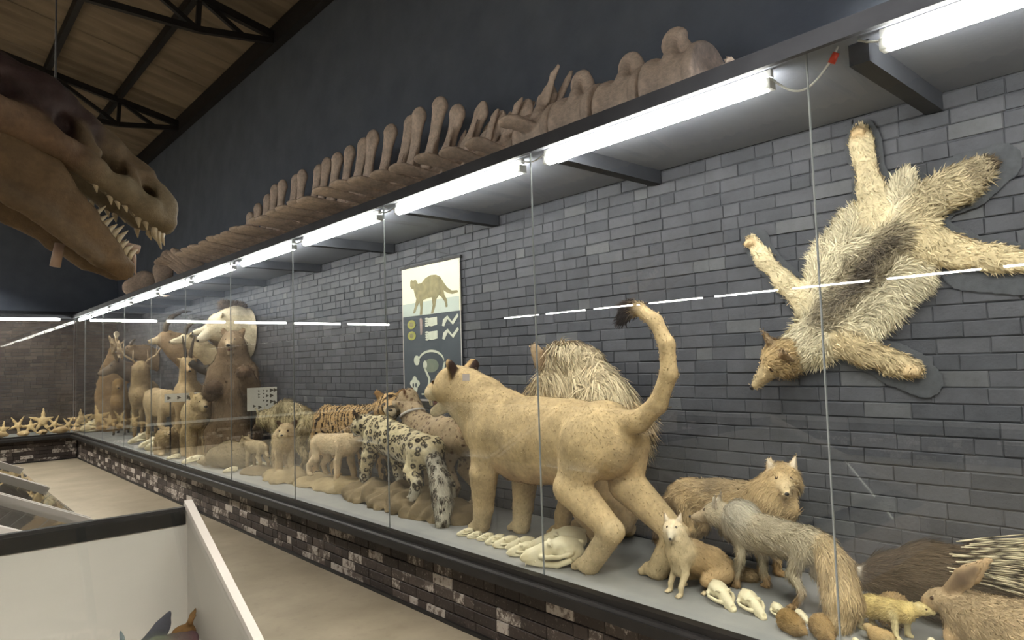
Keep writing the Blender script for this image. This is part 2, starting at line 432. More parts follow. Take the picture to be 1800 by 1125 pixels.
rnd = random.Random(7)
# ---- floor, walls
floor = structure('floor', MB().box((-7.2, -6.2, -.12), (3.7, 16.8, 0)), M_floor)
wall_right = structure('wall_right', MB().box((XW, -6.0, 0), (XW+.2, YW+.2, 2.9)), M_mortar)
wall_right_top = structure('wall_right_upper', MB().box((XW+.001, -6.0, 2.9), (XW+.2, YW+.2, 5.9)), M_upper)
wall_far = structure('wall_far', MB().box((XLW, YW, 0), (XW, YW+.2, 2.9)), M_mortar)
structure('wall_far_upper', MB().prism([(XLW, 2.9), (XW, 2.9), (XW, 5.75), (-1.75, 6.9), (XLW, 5.75)], (0, YW+.2, 0), (1, 0, 0), (0, 0, 1), .2), M_upper)
structure('wall_left', MB().box((XLW-.2, -6.0, 0), (XLW, YW+.2, 5.9)), M_mortar)
structure('wall_near', MB().box((XLW-.2, -6.2, 0), (XW+.2, -6.0, 7.0)), M_upper)
# ---- bricks: one mesh per size and shade, shared by the single bricks
def brick_shape(L, H, dep=.016, ch=.003, rr=None):
    """brick face towards -X, length along Y from 0, height along Z from 0; back plane at x=0"""
    j = lambda: rr.uniform(-.0022, .0022) if rr else 0
    rings = []
    for x, ins in ((0.004, 0), (-dep+ch, 0), (-dep, ch)):
        rings += [(x, ins+j(), ins+j()), (x, L-ins+j(), ins+j()), (x, L-ins+j(), H-ins+j()), (x, ins+j(), H-ins+j())]
    f = [(8, 11, 10, 9)]
    for a in (0, 4):
        for i in range(4): f.append((a+i, a+4+i, a+4+(i+1) % 4, a+(i+1) % 4))
    return rings, f
def course_bricks(y0, y1, zlo, rows, H, L=.200, gap=.008, seed=1):
    r = random.Random(seed); out = []
    for i in range(rows):
        y = y0-(L/2+gap/2 if i % 2 else 0)-r.uniform(0, .04)
        while y < y1:
            ln = L if r.random() < .66 else L*.49
            a, b = max(y, y0), min(y+ln, y1)
            if b-a > .03: out.append((a, b-a, zlo+i*(H+gap), ln == L and b-a > L*.99))
            y += ln+gap*.55
    return out
def rnd_attr(me, vals):
    a = me.attributes.new('rnd', 'FLOAT', 'POINT'); a.data.foreach_set('value', np.asarray(vals, np.float32))
def lay_bricks(bricks, xface, H, mat, parent, n_single, name='brick', visible=lambda y: True, dep=.0065, flip=None, jit=.003):
    """the n_single nearest bricks as objects, the others as one stuff mesh; flip maps (x,y,z) for the other walls"""
    cam = Vector((0, 0, 1.6)); order = sorted(bricks, key=lambda b: ((xface)**2+(b[0]+b[1]/2)**2+(b[2]-1.6)**2) if visible(b[0]+b[1]/2) else 1e9)
    cache = {}; V = []; F = []; R = []
    for i, (y, ln, z, full) in enumerate(order):
        shade = rnd.random(); dx = rnd.uniform(-jit, jit)
        if i < n_single:
            sz = round(ln/.01)*.01; key = (sz, int(shade*10))
            if key not in cache:
                v, f = brick_shape(min(sz, .200), H, dep, rr=rnd); me = bpy.data.meshes.new(name); me.from_pydata(v, [], f); me.materials.append(mat)
                rnd_attr(me, [(key[1]+.5)/10]*len(v)); cache[key] = me
            obj(name, cache[key], parent, (xface+dx, y, z), (rnd.uniform(-.006, .006), 0, 0))
        else:
            v, f = brick_shape(ln, H, dep, rr=rnd); k = len(V)
            V += [(p[0]+xface+dx, p[1]+y, p[2]+z) for p in v]; F += [tuple(q+k for q in g) for g in f]; R += [shade]*len(v)
    if V:
        if flip: V = [flip(p) for p in V]
        me = bpy.data.meshes.new(name+'_courses'); me.from_pydata(V, [], F); me.materials.append(mat); rnd_attr(me, R)
        props(obj(name+'_courses', me, parent), kind='stuff')
lay_bricks(course_bricks(-1.0, YW-.01, ZL+.004, 31, .0655, gap=.006, seed=3), XW, .0655, M_wallbrick, wall_right, 300, visible=lambda y: y > .75)
far_flip = lambda p: (XW-p[1], YW+(p[0]-XW), p[2])
lay_bricks(course_bricks(.02, 10.2, ZL+.004, 31, .0655, gap=.006, seed=4), XW, .0655, M_farbrick, wall_far, 0, flip=far_flip)
# ---- plinths, ledges and rails of the right, far and left cases
XP = 2.556
plinth = structure('trim_1', MB().box((XP, -6.0, 0), (XW, YG+.09, .44)), M_mortar2)
lay_bricks(course_bricks(-1.0, YG+.07, .004, 6, .0625, gap=.007, seed=5), XP, .0625, M_plinthbrick, plinth, 300, visible=lambda y: y > 2.6, dep=.012)
plinth_far = structure('trim_2', MB().box((-6.88, YG+.09, 0), (XW, YW, .44)), M_mortar2)
lay_bricks(course_bricks(XW-XP+.03, 9.4, .004, 6, .0625, gap=.007, seed=6), XW, .0625, M_plinthbrick, plinth_far, 0, flip=lambda p: (XW-p[1], YG+.09+(p[0]-XW), p[2]))
plinth_left = structure('trim_3', MB().box((XLW, -6.0, 0), (XL-.08, YG+.09, .44)), M_mortar2)
lay_bricks(course_bricks(-5.9, YG, .004, 6, .0625, gap=.007, seed=8), XW, .0625, M_plinthbrick, plinth_left, 0, flip=lambda p: (XL-.08-(p[0]-XW), p[1], p[2]))
structure('trim_4', MB().box((XG-.035, -6.0, .44), (XW, YW, ZL)), M_ledge)
structure('trim_5', MB().box((-6.88, YG-.035, .44), (XG-.035, YW, ZL)), M_ledge)
structure('trim_6', MB().box((XLW, -6.0, .44), (XL+.035, YG-.035, ZL)), M_ledge)
def rail(name, p0, p1, out):
    m = MB(); p0, p1, out = Vector(p0), Vector(p1), Vector(out)
    m.bar(p0+out*.0+Vector((0, 0, .485)), p1+Vector((0, 0, .485)), .05, .042)
    m.bar(p0+out*.018+Vector((0, 0, .437)), p1+out*.018+Vector((0, 0, .437)), .085, .048)
    m.tube([p0+out*.030+Vector((0, 0, .452)), p1+out*.030+Vector((0, 0, .452))], .026, 12)
    return structure(name, m, M_rail)
rail('trim_7', (XG-.03, -6, 0), (XG-.03, YG-.02, 0), (-1, 0, 0))
rail('trim_8', (-5.9, YG-.03, 0), (XG-.03, YG-.03, 0), (0, -1, 0))
rail('trim_9', (XL+.03, -6, 0), (XL+.03, YG-.02, 0), (1, 0, 0))
structure('baseboard_right', MB().box((XP-.03, -6, 0), (XP, YG+.06, .022)), M_rail)
structure('baseboard_far', MB().box((-5.9, YG+.055, 0), (XP-.03, YG+.085, .022)), M_rail)
# ---- soffits, beams and brackets
structure('trim_10', MB().box((XG-.03, -6, ZT), (XW-.02, YW-.02, ZT+.037)), M_soffit)
structure('trim_11', MB().box((-6.88, YG-.03, ZT), (XG-.03, YW-.02, ZT+.037)), M_soffit)
structure('trim_12', MB().box((XLW, -6, ZT), (XL+.03, YG-.03, ZT+.037)), M_soffit)
structure('trim_13', MB().box((XG-.055, -6, 2.692), (XG-.031, YG-.06, 2.76)), M_beam)
structure('trim_14', MB().box((-5.9, YG-.055, 2.692), (XG-.055, YG-.031, 2.76)), M_beam)
structure('trim_15', MB().box((XL+.031, -6, 2.692), (XL+.055, YG-.06, 2.76)), M_beam)
JY = [-.40+1.4955*k for k in range(11)]
for k, y in enumerate(JY):
    structure('trim_%d' % (20+k), MB().box((XG+.09, y-.185, 2.640), (XW-.02, y-.115, ZT)), M_beam)
# ---- glass: panes with silicone joints
edges = [-3.4]+JY+[15.46]
for k in range(len(edges)-1):
    g = props(MB().box((XG-.004, edges[k]+.0026, ZL+.001), (XG+.004, edges[k+1]-.0026, 2.715)).build('window_%d' % (k+1), M_glass), kind='structure')
    if k: MB().box((XG-.0045, edges[k]-.0022, ZL+.001), (XG+.0045, edges[k]+.0022, 2.715)).build('glass_joint', M_joint, g)
fe = [XG-.02-1.4955*k for k in range(6)]
for k in range(5):
    g = props(MB().box((fe[k+1]+.004, YG-.004, ZL+.001), (fe[k]-.004, YG+.004, 2.715)).build('window_%d' % (k+20), M_glass), kind='structure')
    MB().box((fe[k]-.0022, YG-.0045, ZL+.001), (fe[k]+.0022, YG+.0045, 2.715)).build('glass_joint', M_joint, g)
# ---- roof: corrugated sheets, purlins, trusses
SL = .22
def roof_z(x): return 5.72+SL*((XW-x) if x > -1.75 else (x-XLW))
ceiling = props(MB().box((XLW-.2, -6.1, 7.0), (XW+.2, YW+.2, 7.05)).build('ceiling', M_steel), kind='structure')
def sheet_mesh(xa, xb):
    n = 33; v = []; f = []
    for i in range(n):
        y = 1.06*i/(n-1); dz = .022*math.cos(2*math.pi*i/8)
        v += [(0, y, dz), (xb-xa, y, dz+roof_z(xb-.0001)-roof_z(xa+.0001))]
    for i in range(n-1): f.append((2*i, 2*i+1, 2*i+3, 2*i+2))
    m = bpy.data.meshes.new('roof_sheet'); m.from_pydata(v, [], f); m.polygons.foreach_set('use_smooth', [True]*len(f)); m.materials.append(M_roof); return m
bays = [(XW+.1, 2.40), (2.46, 1.48), (1.54, .56), (.62, -.36), (-.30, -1.745), (-1.755, -3.2), (-3.1, -5.1), (-5.0, XLW-.1)]
for bi, (xb, xa) in enumerate(bays):
    if xb < xa: xa, xb = xb, xa
    lo_, hi_ = min(xa, xb), max(xa, xb); me = sheet_mesh(lo_, hi_)
    for k in range(22):
        obj('roof_sheet', me, ceiling, (lo_, -6.0+1.03*k, roof_z(lo_+.0001)+.10+.012*(k % 2)+.02*(bi % 2)), (0, 0, 0))
k_ = 0
for x in (3.34, 2.44, 1.51, .59, -.33):
    structure('beam_%d' % (50+k_), MB().bar((x, -6, roof_z(x)), (x, YW, roof_z(x)), .07, .13), M_steel).name = 'purlin'; k_ += 1
def truss(y):
    t = empty('roof_truss', (0, y, 0), 0, kind='structure')
    P = lambda x, dz=0: (x, 0, roof_z(x)-.09+dz)
    MB().bar(P(XW), P(-1.75), .07, .09).build('top_chord', M_steel, t)
    MB().bar(P(XLW), P(-1.75), .07, .09).build('top_chord', M_steel, t)
    low = lambda x: (x, 0, 5.62 if x > 3.3 else 5.50-.0*(x))
    MB().bar((XW, 0, 5.60), (2.42, 0, 5.46), .06, .07).build('bottom_chord', M_steel, t)
    MB().bar((2.42, 0, 5.46), (-5.9, 0, 5.46), .06, .07).build('bottom_chord', M_steel, t)
    for a, b in ((2.44, 2.42), (2.44, 2.95), (1.51, 2.42), (1.51, 1.0), (.59, 1.0), (.59, -.2), (-1.75, -1.0)):
        zz = 5.46 if b <= 2.42 else 5.53
        MB().bar(P(a), (b, 0, zz), .05, .05).build('web_member', M_steel, t)
for y in (.2, 4.05, 7.9, 11.75, 15.6): truss(y)
structure('trim_40', MB().bar((XW-.06, -6, 5.62), (XW-.06, YW, 5.62), .10, .16), M_steel)   # wall plate under the eave
# ---- lamps: case tubes, far case, left case, added hall fill tubes
def tube_lamp(p0, p1, r, mat, label, group, up=.03, hood=False):
    p0, p1 = Vector(p0), Vector(p1); mid = (p0+p1)/2; d = (p1-p0).normalized(); h = (p1-p0).length/2
    t = empty('tube_light', mid, math.atan2(d.y, d.x), label, 'light', group)
    MB().tube([(-h, 0, 0), (-h+.012, 0, 0), (h-.012, 0, 0), (h, 0, 0)], [r*.6, r, r, r*.6], 14).build('tube', mat, t, smooth=True)
    MB().box((-h-.012, -r*.4, r*.8), (h+.012, r*.4, r*.8+up)).build('housing', M_lampbody, t)
    if hood:  # hoods of the added fill lamps, shaped to cut light above the floor
        for s in (-1, 1): MB().bar((-h, s*.05, r+up), (h, s*.05, r+up), .004, .006) and MB().add([(-h, 0, r+up), (h, 0, r+up), (h, s*.15, -.115), (-h, s*.15, -.115), (-h, 0, r+up+.004), (h, 0, r+up+.004), (h, s*.154, -.115), (-h, s*.154, -.115)], [(0, 1, 2, 3), (7, 6, 5, 4), (0, 4, 5, 1), (2, 6, 7, 3), (0, 3, 7, 4), (1, 5, 6, 2)]).build('reflector', M_lampbody, t)
        for s in (-1, 1): MB().prism([(-.15, -.115), (.15, -.115), (0, r+up)], (s*(h+.02), 0, 0), (0, 1, 0), (0, 0, 1), .006).build('reflector_end', M_lampbody, t)
        for s in (-1, 1): MB().tube([(s*h*.7, 0, r+up), (s*h*.7, 0, 2.2)], .006, 6).build('hanging_rod', M_steel, t)
    for s in (-1, 1): MB().box((s*h-.012, -r*.8, -r*.8), (s*h+.012, r*.8, r*.6)).build('end_cap', M_lampbody, t)
    return t
TY = [(-.40, .845), (1.27, 2.52), (2.72, 3.99), (4.24, 5.46), (5.68, 6.88), (7.13, 8.36), (8.55, 9.78), (9.98, 11.2), (11.42, 12.64), (12.86, 14.08), (14.26, 15.40)]
where = ['at the upper right corner', 'above the lioness hindquarters', 'above the seated lion and the lioness head', 'above the hanging cat chart', 'above the snow leopard', 'above the striped hyena',
         'above the standing bear', 'above the white trophy head', 'above the gazelle heads', 'above the antlered deer', 'at the far corner above the tan hide']
for (a, b), w in zip(TY, where): tube_lamp((XG+.055, a, 2.664), (XG+.055, b, 2.664), .029, M_tube, 'white tube light under the case top '+w, 'tube lights of the right case')
for k in range(5): tube_lamp((XG-.25-1.4*k, YG+.05, 2.675), (XG-.25-1.4*k-1.2, YG+.05, 2.675), .026, M_tube,
    'white tube light of the far case, number %s from the corner' % ('one', 'two', 'three', 'four', 'five')[k], 'tube lights of the far case')
for k in range(11): tube_lamp((XL-.055, -3.2+1.46*k, 2.672), (XL-.055, -3.2+1.46*k+1.22, 2.672), .014, M_lefttube, 'tube light of the left hand case, seen only mirrored in the glass', 'tube lights of the left case')
for y, z, w in ((-.3, 4.2, 'just'), (-3.0, 4.2, 'far')):  # unseen lamps added behind the camera as fill for floor and near case
    for k in range(4): tube_lamp((-2.9+1.6*k, y, z), (-1.6+1.6*k, y, z), .03, M_filltube, 'added hooded hall tube light hanging across the hall %s behind the camera' % w, 'added hall fill lights '+w+' behind the camera', hood=True)
for k in range(4): tube_lamp((-1.0, 7.3+2.2*k, 4.6), (-1.0, 8.6+2.2*k, 4.6), .038, M_filltube, 'added hooded hall tube light hanging over the middle of the hall', 'added hall fill lights over the middle of the hall', hood=True)  # unseen row added to brighten the floor, too high to mirror in the glass
# ================================================================== TAXIDERMY
M_fur = mat_fur('plain fur'); M_ros = mat_fur('rosette fur', 'rosette'); M_stripe = mat_fur('striped fur', 'stripe'); M_spot = mat_fur('spotted fur', 'spot')
M_eye = mat_noise('amber glass eye', srgb(70, 44, 18), srgb(40, 24, 10), 60, .08, .6)
M_dark = mat_noise('dark nose leather', srgb(26, 22, 20), srgb(40, 33, 30), 60, .45, .4)
M_mouth = mat_noise('red brown mouth', srgb(120, 62, 52), srgb(90, 44, 40), 40, .4, .4)
M_tooth = mat_noise('ivory tooth', srgb(222, 208, 172), srgb(205, 188, 150), 40, .4, .4)
M_horn = mat_noise('dark ridged horn', srgb(58, 50, 42), srgb(84, 72, 58), 30, .55, .3, .4, 60)
M_antler = mat_noise('pale antler', srgb(186, 164, 130), srgb(150, 126, 96), 14, .6, .3, .3, 60)
EYE = MB().ball((0, 0, 0), 1.0, 12, 8).me('eye', M_eye, True)
def C(r, g, b, a=0.0): c = srgb(r, g, b); return (c[0], c[1], c[2], a)
def lerp(a, b, t): return tuple(x+(y-x)*t for x, y in zip(a, b))
def head(B, kind, c, R, s, base, muzzle=None, ear=None, fur=.012, gape=0.0, earfur=.01, inner=None):
    """adds a head to body B; returns eye and nose spots in the body frame. s is nape-to-nose length"""
    c = np.array(c, float); muzzle = muzzle or base; ear = ear or base; inner = inner or ear
    T = lambda x, y, z: c+R@(np.array([x, y, z])*s)
    k = .10*s; F, L, U = R[:, 0], R[:, 1], R[:, 2]; back = -F-.3*U
    E = lambda p, r, col, fl=fur, kk=k: B.ell(T(*p), np.array(r)*s, R, k=kk, col=col, fur=fl, dir=back)
    info = {}
    if kind == 'cat':
        E((-.02, 0, .02), (.34, .30, .29), base); E((.05, .17, -.08), (.20, .16, .18), base); E((.05, -.17, -.08), (.20, .16, .18), base)
        E((.30, 0, -.02), (.20, .12, .13), base); E((.40, 0, -.09), (.14, .15, .11), muzzle, fur*.6)
        B.cap(T(.10, 0, -.20-gape*.3), T(.40, 0, -.24-gape), .13*s, .085*s, k=k*.8, col=muzzle, fur=fur*.7, dir=back)
        for y in (1, -1):
            B.cap(T(-.13, .22*y, .19), T(-.15, .32*y, .32), .13*s, .085*s, n=F+.35*y*L, fl=.38, k=.04*s, col=ear, fur=earfur, dir=U)
        info.update(eye=[T(.27, .145, .085), T(.27, -.145, .085)], er=.042*s, nose=T(.53, 0, -.03), nr=(.035, .055, .035))
    elif kind == 'dog':
        E((-.05, 0, .02), (.28, .22, .21), base); E((-.02, .15, -.06), (.18, .13, .17), base, fur*1.6); E((-.02, -.15, -.06), (.18, .13, .17), base, fur*1.6)
        B.cap(T(.12, 0, -.02), T(.52, 0, -.10), .155*s, .062*s, k=k, col=muzzle, fur=fur*.5, dir=back)
        B.cap(T(.08, 0, -.13), T(.44, 0, -.17-gape), .10*s, .045*s, k=k*.6, col=muzzle, fur=fur*.5, dir=back)
        for y in (1, -1):
            B.cap(T(-.10, .16*y, .16), T(-.14, .25*y, .46), .125*s, .022*s, n=F+.25*y*L, fl=.32, k=.035*s, col=ear, fur=earfur, dir=U)
            B.cap(T(-.055, .17*y, .22), T(-.10, .245*y, .40), .07*s, .015*s, n=F+.25*y*L, fl=.4, k=.005*s, col=inner, fur=.0, dir=U)
        info.update(eye=[T(.17, .115, .085), T(.17, -.115, .085)], er=.042*s, nose=T(.585, 0, -.085), nr=(.035, .042, .032))
    elif kind == 'bear':
        E((-.05, 0, .02), (.33, .29, .28), base); E((.02, .17, -.08), (.22, .15, .2), base); E((.02, -.17, -.08), (.22, .15, .2), base)
        B.cap(T(.2, 0, -.04), T(.47, 0, -.07), .17*s, .10*s, k=k, col=muzzle, fur=fur*.5, dir=back)
        B.cap(T(.1, 0, -.16-gape*.3), T(.40, 0, -.19-gape), .13*s, .07*s, k=k*.6, col=muzzle, fur=fur*.5, dir=back)
        for y in (1, -1): B.cap(T(-.16, .24*y, .20), T(-.18, .29*y, .29), .12*s, .085*s, n=F, fl=.42, k=.04*s, col=ear, fur=earfur, dir=U)
        info.update(eye=[T(.25, .12, .08), T(.25, -.12, .08)], er=.03*s, nose=T(.57, 0, -.04), nr=(.04, .06, .045))
    elif kind == 'deer':
        E((-.08, 0, .02), (.22, .155, .17), base)
        B.cap(T(.0, 0, .0), T(.50, 0, -.09), .165*s, .088*s, k=k, col=muzzle, fur=fur*.5, dir=back)
        B.cap(T(.0, 0, -.10), T(.42, 0, -.15), .10*s, .06*s, k=k, col=muzzle, fur=fur*.5, dir=back)
        for y in (1, -1): B.chain([(*T(-.15, .14*y, .10), .045*s), (*T(-.19, .27*y, .17), .075*s), (*T(-.22, .42*y, .22), .015*s)], n=F*.8+.5*U, fl=.4, k=.03*s, col=ear, fur=earfur, dir=L*y)
        info.update(eye=[T(.10, .15, .05), T(.10, -.15, .05)], er=.032*s, nose=T(.575, 0, -.09), nr=(.03, .06, .04))
    elif kind == 'hare':
        E((0, 0, 0), (.34, .21, .25), base); E((.22, 0, -.07), (.2, .16, .16), muzzle)
        info.update(eye=[T(.10, .20, .07), T(.10, -.20, .07)], er=.05*s, nose=T(.415, 0, -.05), nr=(.03, .05, .03))
    elif kind == 'rodent':
        E((0, 0, 0), (.36, .24, .25), base); B.cap(T(.15, 0, -.03), T(.45, 0, -.08), .19*s, .09*s, k=k, col=muzzle, fur=fur*.6, dir=back)
        for y in (1, -1): E((-.12, .19*y, .18), (.05, .08, .09), ear, .002, .02*s)
        info.update(eye=[T(.18, .19, .08), T(.18, -.19, .08)], er=.045*s, nose=T(.54, 0, -.07), nr=(.04, .05, .04))
    info.update(R=R, s=s, T=T); return info
def face_parts(o, info, eyes=True, nose=True, eye_scale=1.0):
    R = info['R']; q = Matrix(R.tolist()).to_euler()
    if eyes:
        for e in info['eye']:
            x = obj('eye', EYE, o, tuple(map(float, e))); r = info['er']*eye_scale; x.scale = (r, r, r)
    if nose:
        nr = info['nr']; s = info['s']
        MB().ball((0, 0, 0), (nr[0]*s, nr[1]*s, nr[2]*s), 10, 6).build('nose', M_dark, o, tuple(map(float, info['nose'])), q, True)
def paw(B, p, dx, H, col, kind='cat', fur=.006):
    x, y, z = p; d = 1 if dx >= 0 else -1
    if kind == 'hoof':
        B.cap((x, y, z+.05*H), (x+.025*H, y, z+.016*H), .022*H, .032*H, k=.01*H, col=C(46, 40, 34), fur=0, dir=(0, 0, -1)); return
    w = {'cat': .058, 'dog': .045, 'bear': .075}[kind]*H; ln = {'cat': 1.25, 'dog': 1.25, 'bear': 1.5}[kind]
    B.ell((x+.02*H, y, z+w*.72), (w*ln, w*.95, w*.72), k=.02*H, col=col, fur=fur, dir=(1, 0, -.5))
    for i in (-1.5, -.5, .5, 1.5):
        B.ell((x+.02*H+w*ln*(.85-.08*abs(i)), y+i*w*.46, z+w*.42), (w*.46, w*.30, w*.42), k=.006*H, col=col, fur=fur*.5, dir=(1, 0, -.5))
def leg(B, front, side, top, foot, H, col, pcol, kind='cat', m=1.0, fur=.01, mid=None, hock=None):
    g = {'cat': (.105, .080, .056, .050, .135, .085, .052, .048), 'dog': (.085, .060, .040, .036, .12, .07, .036, .034), 'bear': (.135, .11, .09, .085, .16, .12, .09, .085),
         'hoof': (.10, .055, .032, .026, .13, .06, .034, .026)}[kind]
    ank = (foot[0]-(.02*H), foot[1], foot[2]+.05*H); D = dict(fur=fur)
    if front:
        E_ = mid or tuple(np.array(lerp(top, ank, .45))+np.array([-.05*H, 0, .02*H])); W_ = hock or tuple(np.array(lerp(top, ank, .80))+np.array([.012*H, 0, 0]))
        B.cap(top, E_, g[0]*H*m, g[1]*H*m, n=(0, 1, 0), fl=.72, col=col, **D); B.cap(E_, W_, g[1]*H*m, g[2]*H*m, col=col, k=.02*H, **D); B.cap(W_, ank, g[2]*H*m, g[3]*H*m, col=pcol, k=.02*H, **D)
    else:
        K_ = mid or tuple(np.array(lerp(top, ank, .45))+np.array([.10*H, 0, .0])); H_ = hock or tuple(np.array(lerp(top, ank, .74))+np.array([-.075*H, 0, 0.02*H]))
        B.cap(top, K_, g[4]*H*m, g[5]*H*m, n=(0, 1, 0), fl=.66, col=col, **D); B.cap(K_, H_, g[5]*H*m, g[6]*H*m, col=col, k=.025*H, **D); B.cap(H_, ank, g[6]*H*m, g[7]*H*m, col=pcol, k=.02*H, **D)
    paw(B, foot, 1, H, pcol, kind, fur*.5)
def trunk(B, pts, sq=.8, col=None, fur=None, k=None):
    """pts (x, y, z, r) from chest to rump; narrower from side to side"""
    B.chain(pts, n=(0, 1, 0), fl=sq, col=col or B.col, fur=B.fur if fur is None else fur, k=k or B.k)
def finish(name, B, loc, h, label, cat, h_vox, mat=M_fur, group=None, info=None, rx=0.0, eyes=True, nose=True, **kw):
    if loc[2] < .7 and name != 'hide': kw.setdefault('floor', ZL+.001-loc[2])
    o = obj(name, body_mesh(name, B, h_vox, mat, **kw), None, loc, (rx, 0, math.radians(h)))
    if info: face_parts(o, info, eyes, nose)
    return props(o, label, cat, group)
# ------------------------------------------------------------------ lioness
def lioness():
    B = Body(.05); tan = C(196, 171, 130); pale = C(210, 188, 150); red = C(186, 154, 115); B.col = tan; B.fur = .013; H = .9
    trunk(B, [(.66, .01, .655, .20), (.48, 0, .655, .245), (.15, 0, .635, .24), (-.20, 0, .655, .215), (-.45, 0, .67, .205)], .80)
    trunk(B, [(.34, 0, .545, .19), (-.12, 0, .56, .165)], .80, red)
    B.ell((-.50, 0, .70), (.18, .17, .17)); B.ell((.46, 0, .765), (.22, .14, .13)); B.ell((.0, 0, .76), (.3, .15, .11))
    leg(B, True, 1, (.54, .13, .64), (.69, .085, 0), H, tan, pale, mid=(.55, .13, .40), hock=(.62, .095, .17), m=1.3, fur=.008)
    leg(B, True, -1, (.50, -.13, .64), (.50, -.10, 0), H, tan, pale, mid=(.46, -.13, .40), hock=(.46, -.105, .17), m=1.3, fur=.008)
    leg(B, False, 1, (-.44, .12, .64), (-.42, .10, 0), H, tan, pale, mid=(-.36, .14, .43), hock=(-.63, .11, .25), m=1.3, fur=.008)
    leg(B, False, -1, (-.50, -.12, .64), (-.70, -.11, 0), H, tan, pale, mid=(-.48, -.14, .43), hock=(-.84, -.115, .24), m=1.3, fur=.008)
    B.chain([(.52, .0, .73, .19), (.70, .02, .82, .175), (.86, .05, .90, .165)], n=(0, 1, 0), fl=.88, col=tan)
    B.chain([(.68, .0, .66, .15), (.90, .06, .82, .12)], col=pale, fur=.014)
    R = frame(26, -4, 0); info = head(B, 'cat', (.985, .085, .945), R, .46, tan, C(224, 206, 170), C(196, 164, 118), .008, gape=.13, earfur=.008)
    for y in (1, -1):   # dark backs of the ears
        T = info['T']; B.cap(T(-.19, .24*y, .19), T(-.205, .33*y, .30), .115*.46, .08*.46, n=R[:, 0], fl=.34, k=.004, col=C(60, 46, 42), fur=.004)
    tl = [(-.60, 0, .765, .075), (-.74, 0, .79, .054), (-.86, -.01, .875, .045), (-.94, -.01, 1.02, .040), (-.945, 0, 1.16, .037), (-.885, .01, 1.275, .034), (-.78, .01, 1.34, .033)]
    B.chain(tl, fur=.014, k=.02); B.chain([(-.78, .01, 1.34, .033), (-.71, .01, 1.345, .044), (-.655, .01, 1.30, .024)], col=C(56, 46, 42), fur=.04, k=.01)
    o = finish('lioness', B, (2.825, 2.86, ZL), 82, 'stuffed tan lioness with open jaws and tail curled up, seen from behind', 'lioness', .0125, info=info,
               fur_n=60000, fur_w=.0024, lift=.3, jitter=.35, seed=3, tint=.22)
    T = info['T']; q = Matrix(R.tolist()).to_euler()
    MB().ball((0, 0, 0), (.075, .038, .026), 12, 8).build('mouth', M_mouth, o, tuple(T(.28, 0, -.235)), q, True)
    for y in (1, -1):
        for x, z, d in ((.44, -.15, -1), (.40, -.27, 1)):
            a = T(x, .075*y, z); b = T(x, .07*y, z+.11*d); MB().tube([tuple(a), tuple(b)], [.0095, .002], 8).build('tooth', M_tooth, o, smooth=True)
lioness()
# ------------------------------------------------------------------ seated male lion with mane
def lion():
    B = Body(.05); tan = C(190, 162, 120); man = C(222, 204, 170); mdark = C(178, 154, 120); B.col = tan; B.fur = .012
    trunk(B, [(.22, 0, .58, .20), (.10, 0, .48, .18), (.02, 0, .34, .17), (-.02, 0, .20, .15)], .62)
    for y in (1, -1):
        leg(B, True, y, (.22, .10*y, .50), (.34, .10*y, 0), .9, tan, tan, m=1.05)
        B.cap((-.02, .10*y, .22), (.12, .13*y, .20), .11, .08, n=(0, 1, 0), fl=.5); B.cap((.12, .13*y, .20), (.0, .14*y, .06), .06, .05); paw(B, (.12, .14*y, 0), 1, .9, tan)
    B.chain([(.22, 0, .66, .19), (.30, .0, .84, .18)], col=man)
    R = frame(-24, 2); info = head(B, 'cat', (.42, -.03, .985), R, .44, man, C(216, 196, 160), C(150, 124, 96), .02, earfur=.02)
    T = info['T']; B.cap(T(-.10, .33, .26), T(-.12, .43, .43), .16*.44, .10*.44, n=R[:, 0]+.5*R[:, 1], fl=.4, k=.01, col=C(172, 150, 122), fur=.02, dir=(0, 0, 1))
    o = finish('lion', B, (3.19, 2.72, ZL), 92, 'stuffed male lion with a long pale mane, sitting behind the lioness', 'lion', .016, info=info, fur_n=9000, fur_w=.003, seed=5)
    M = Body(.05); M.col = man; M.fur = .15
    for p in ([(.34, 0, 1.03, .165), (.20, .0, .93, .20), (.06, 0, .80, .20), (-.06, 0, .70, .15)], [(.36, .07, .92, .15), (.34, .05, .72, .17)]):
        M.chain(p, dir=(-.75, 0, -.62), n=(0, 1, 0), fl=.62)
    M.ell((.25, .0, 1.10), (.17, .125, .09), fur=.09, dir=(-1, 0, -.15)); M.cap((.20, 0, .72), (-.10, .0, .72), .19, .14, n=(0, 1, 0), fl=.6, col=mdark, fur=.15, dir=(-.55, 0, -.8))
    hair = obj('mane', body_mesh('mane', M, .02, M_fur, fur_n=17000, fur_w=.0048, lift=.22, clump=.42, droop=.30, jitter=.22, seed=6, tint=.26), o)
    hair['label'] = 'long pale combed mane'
lion()
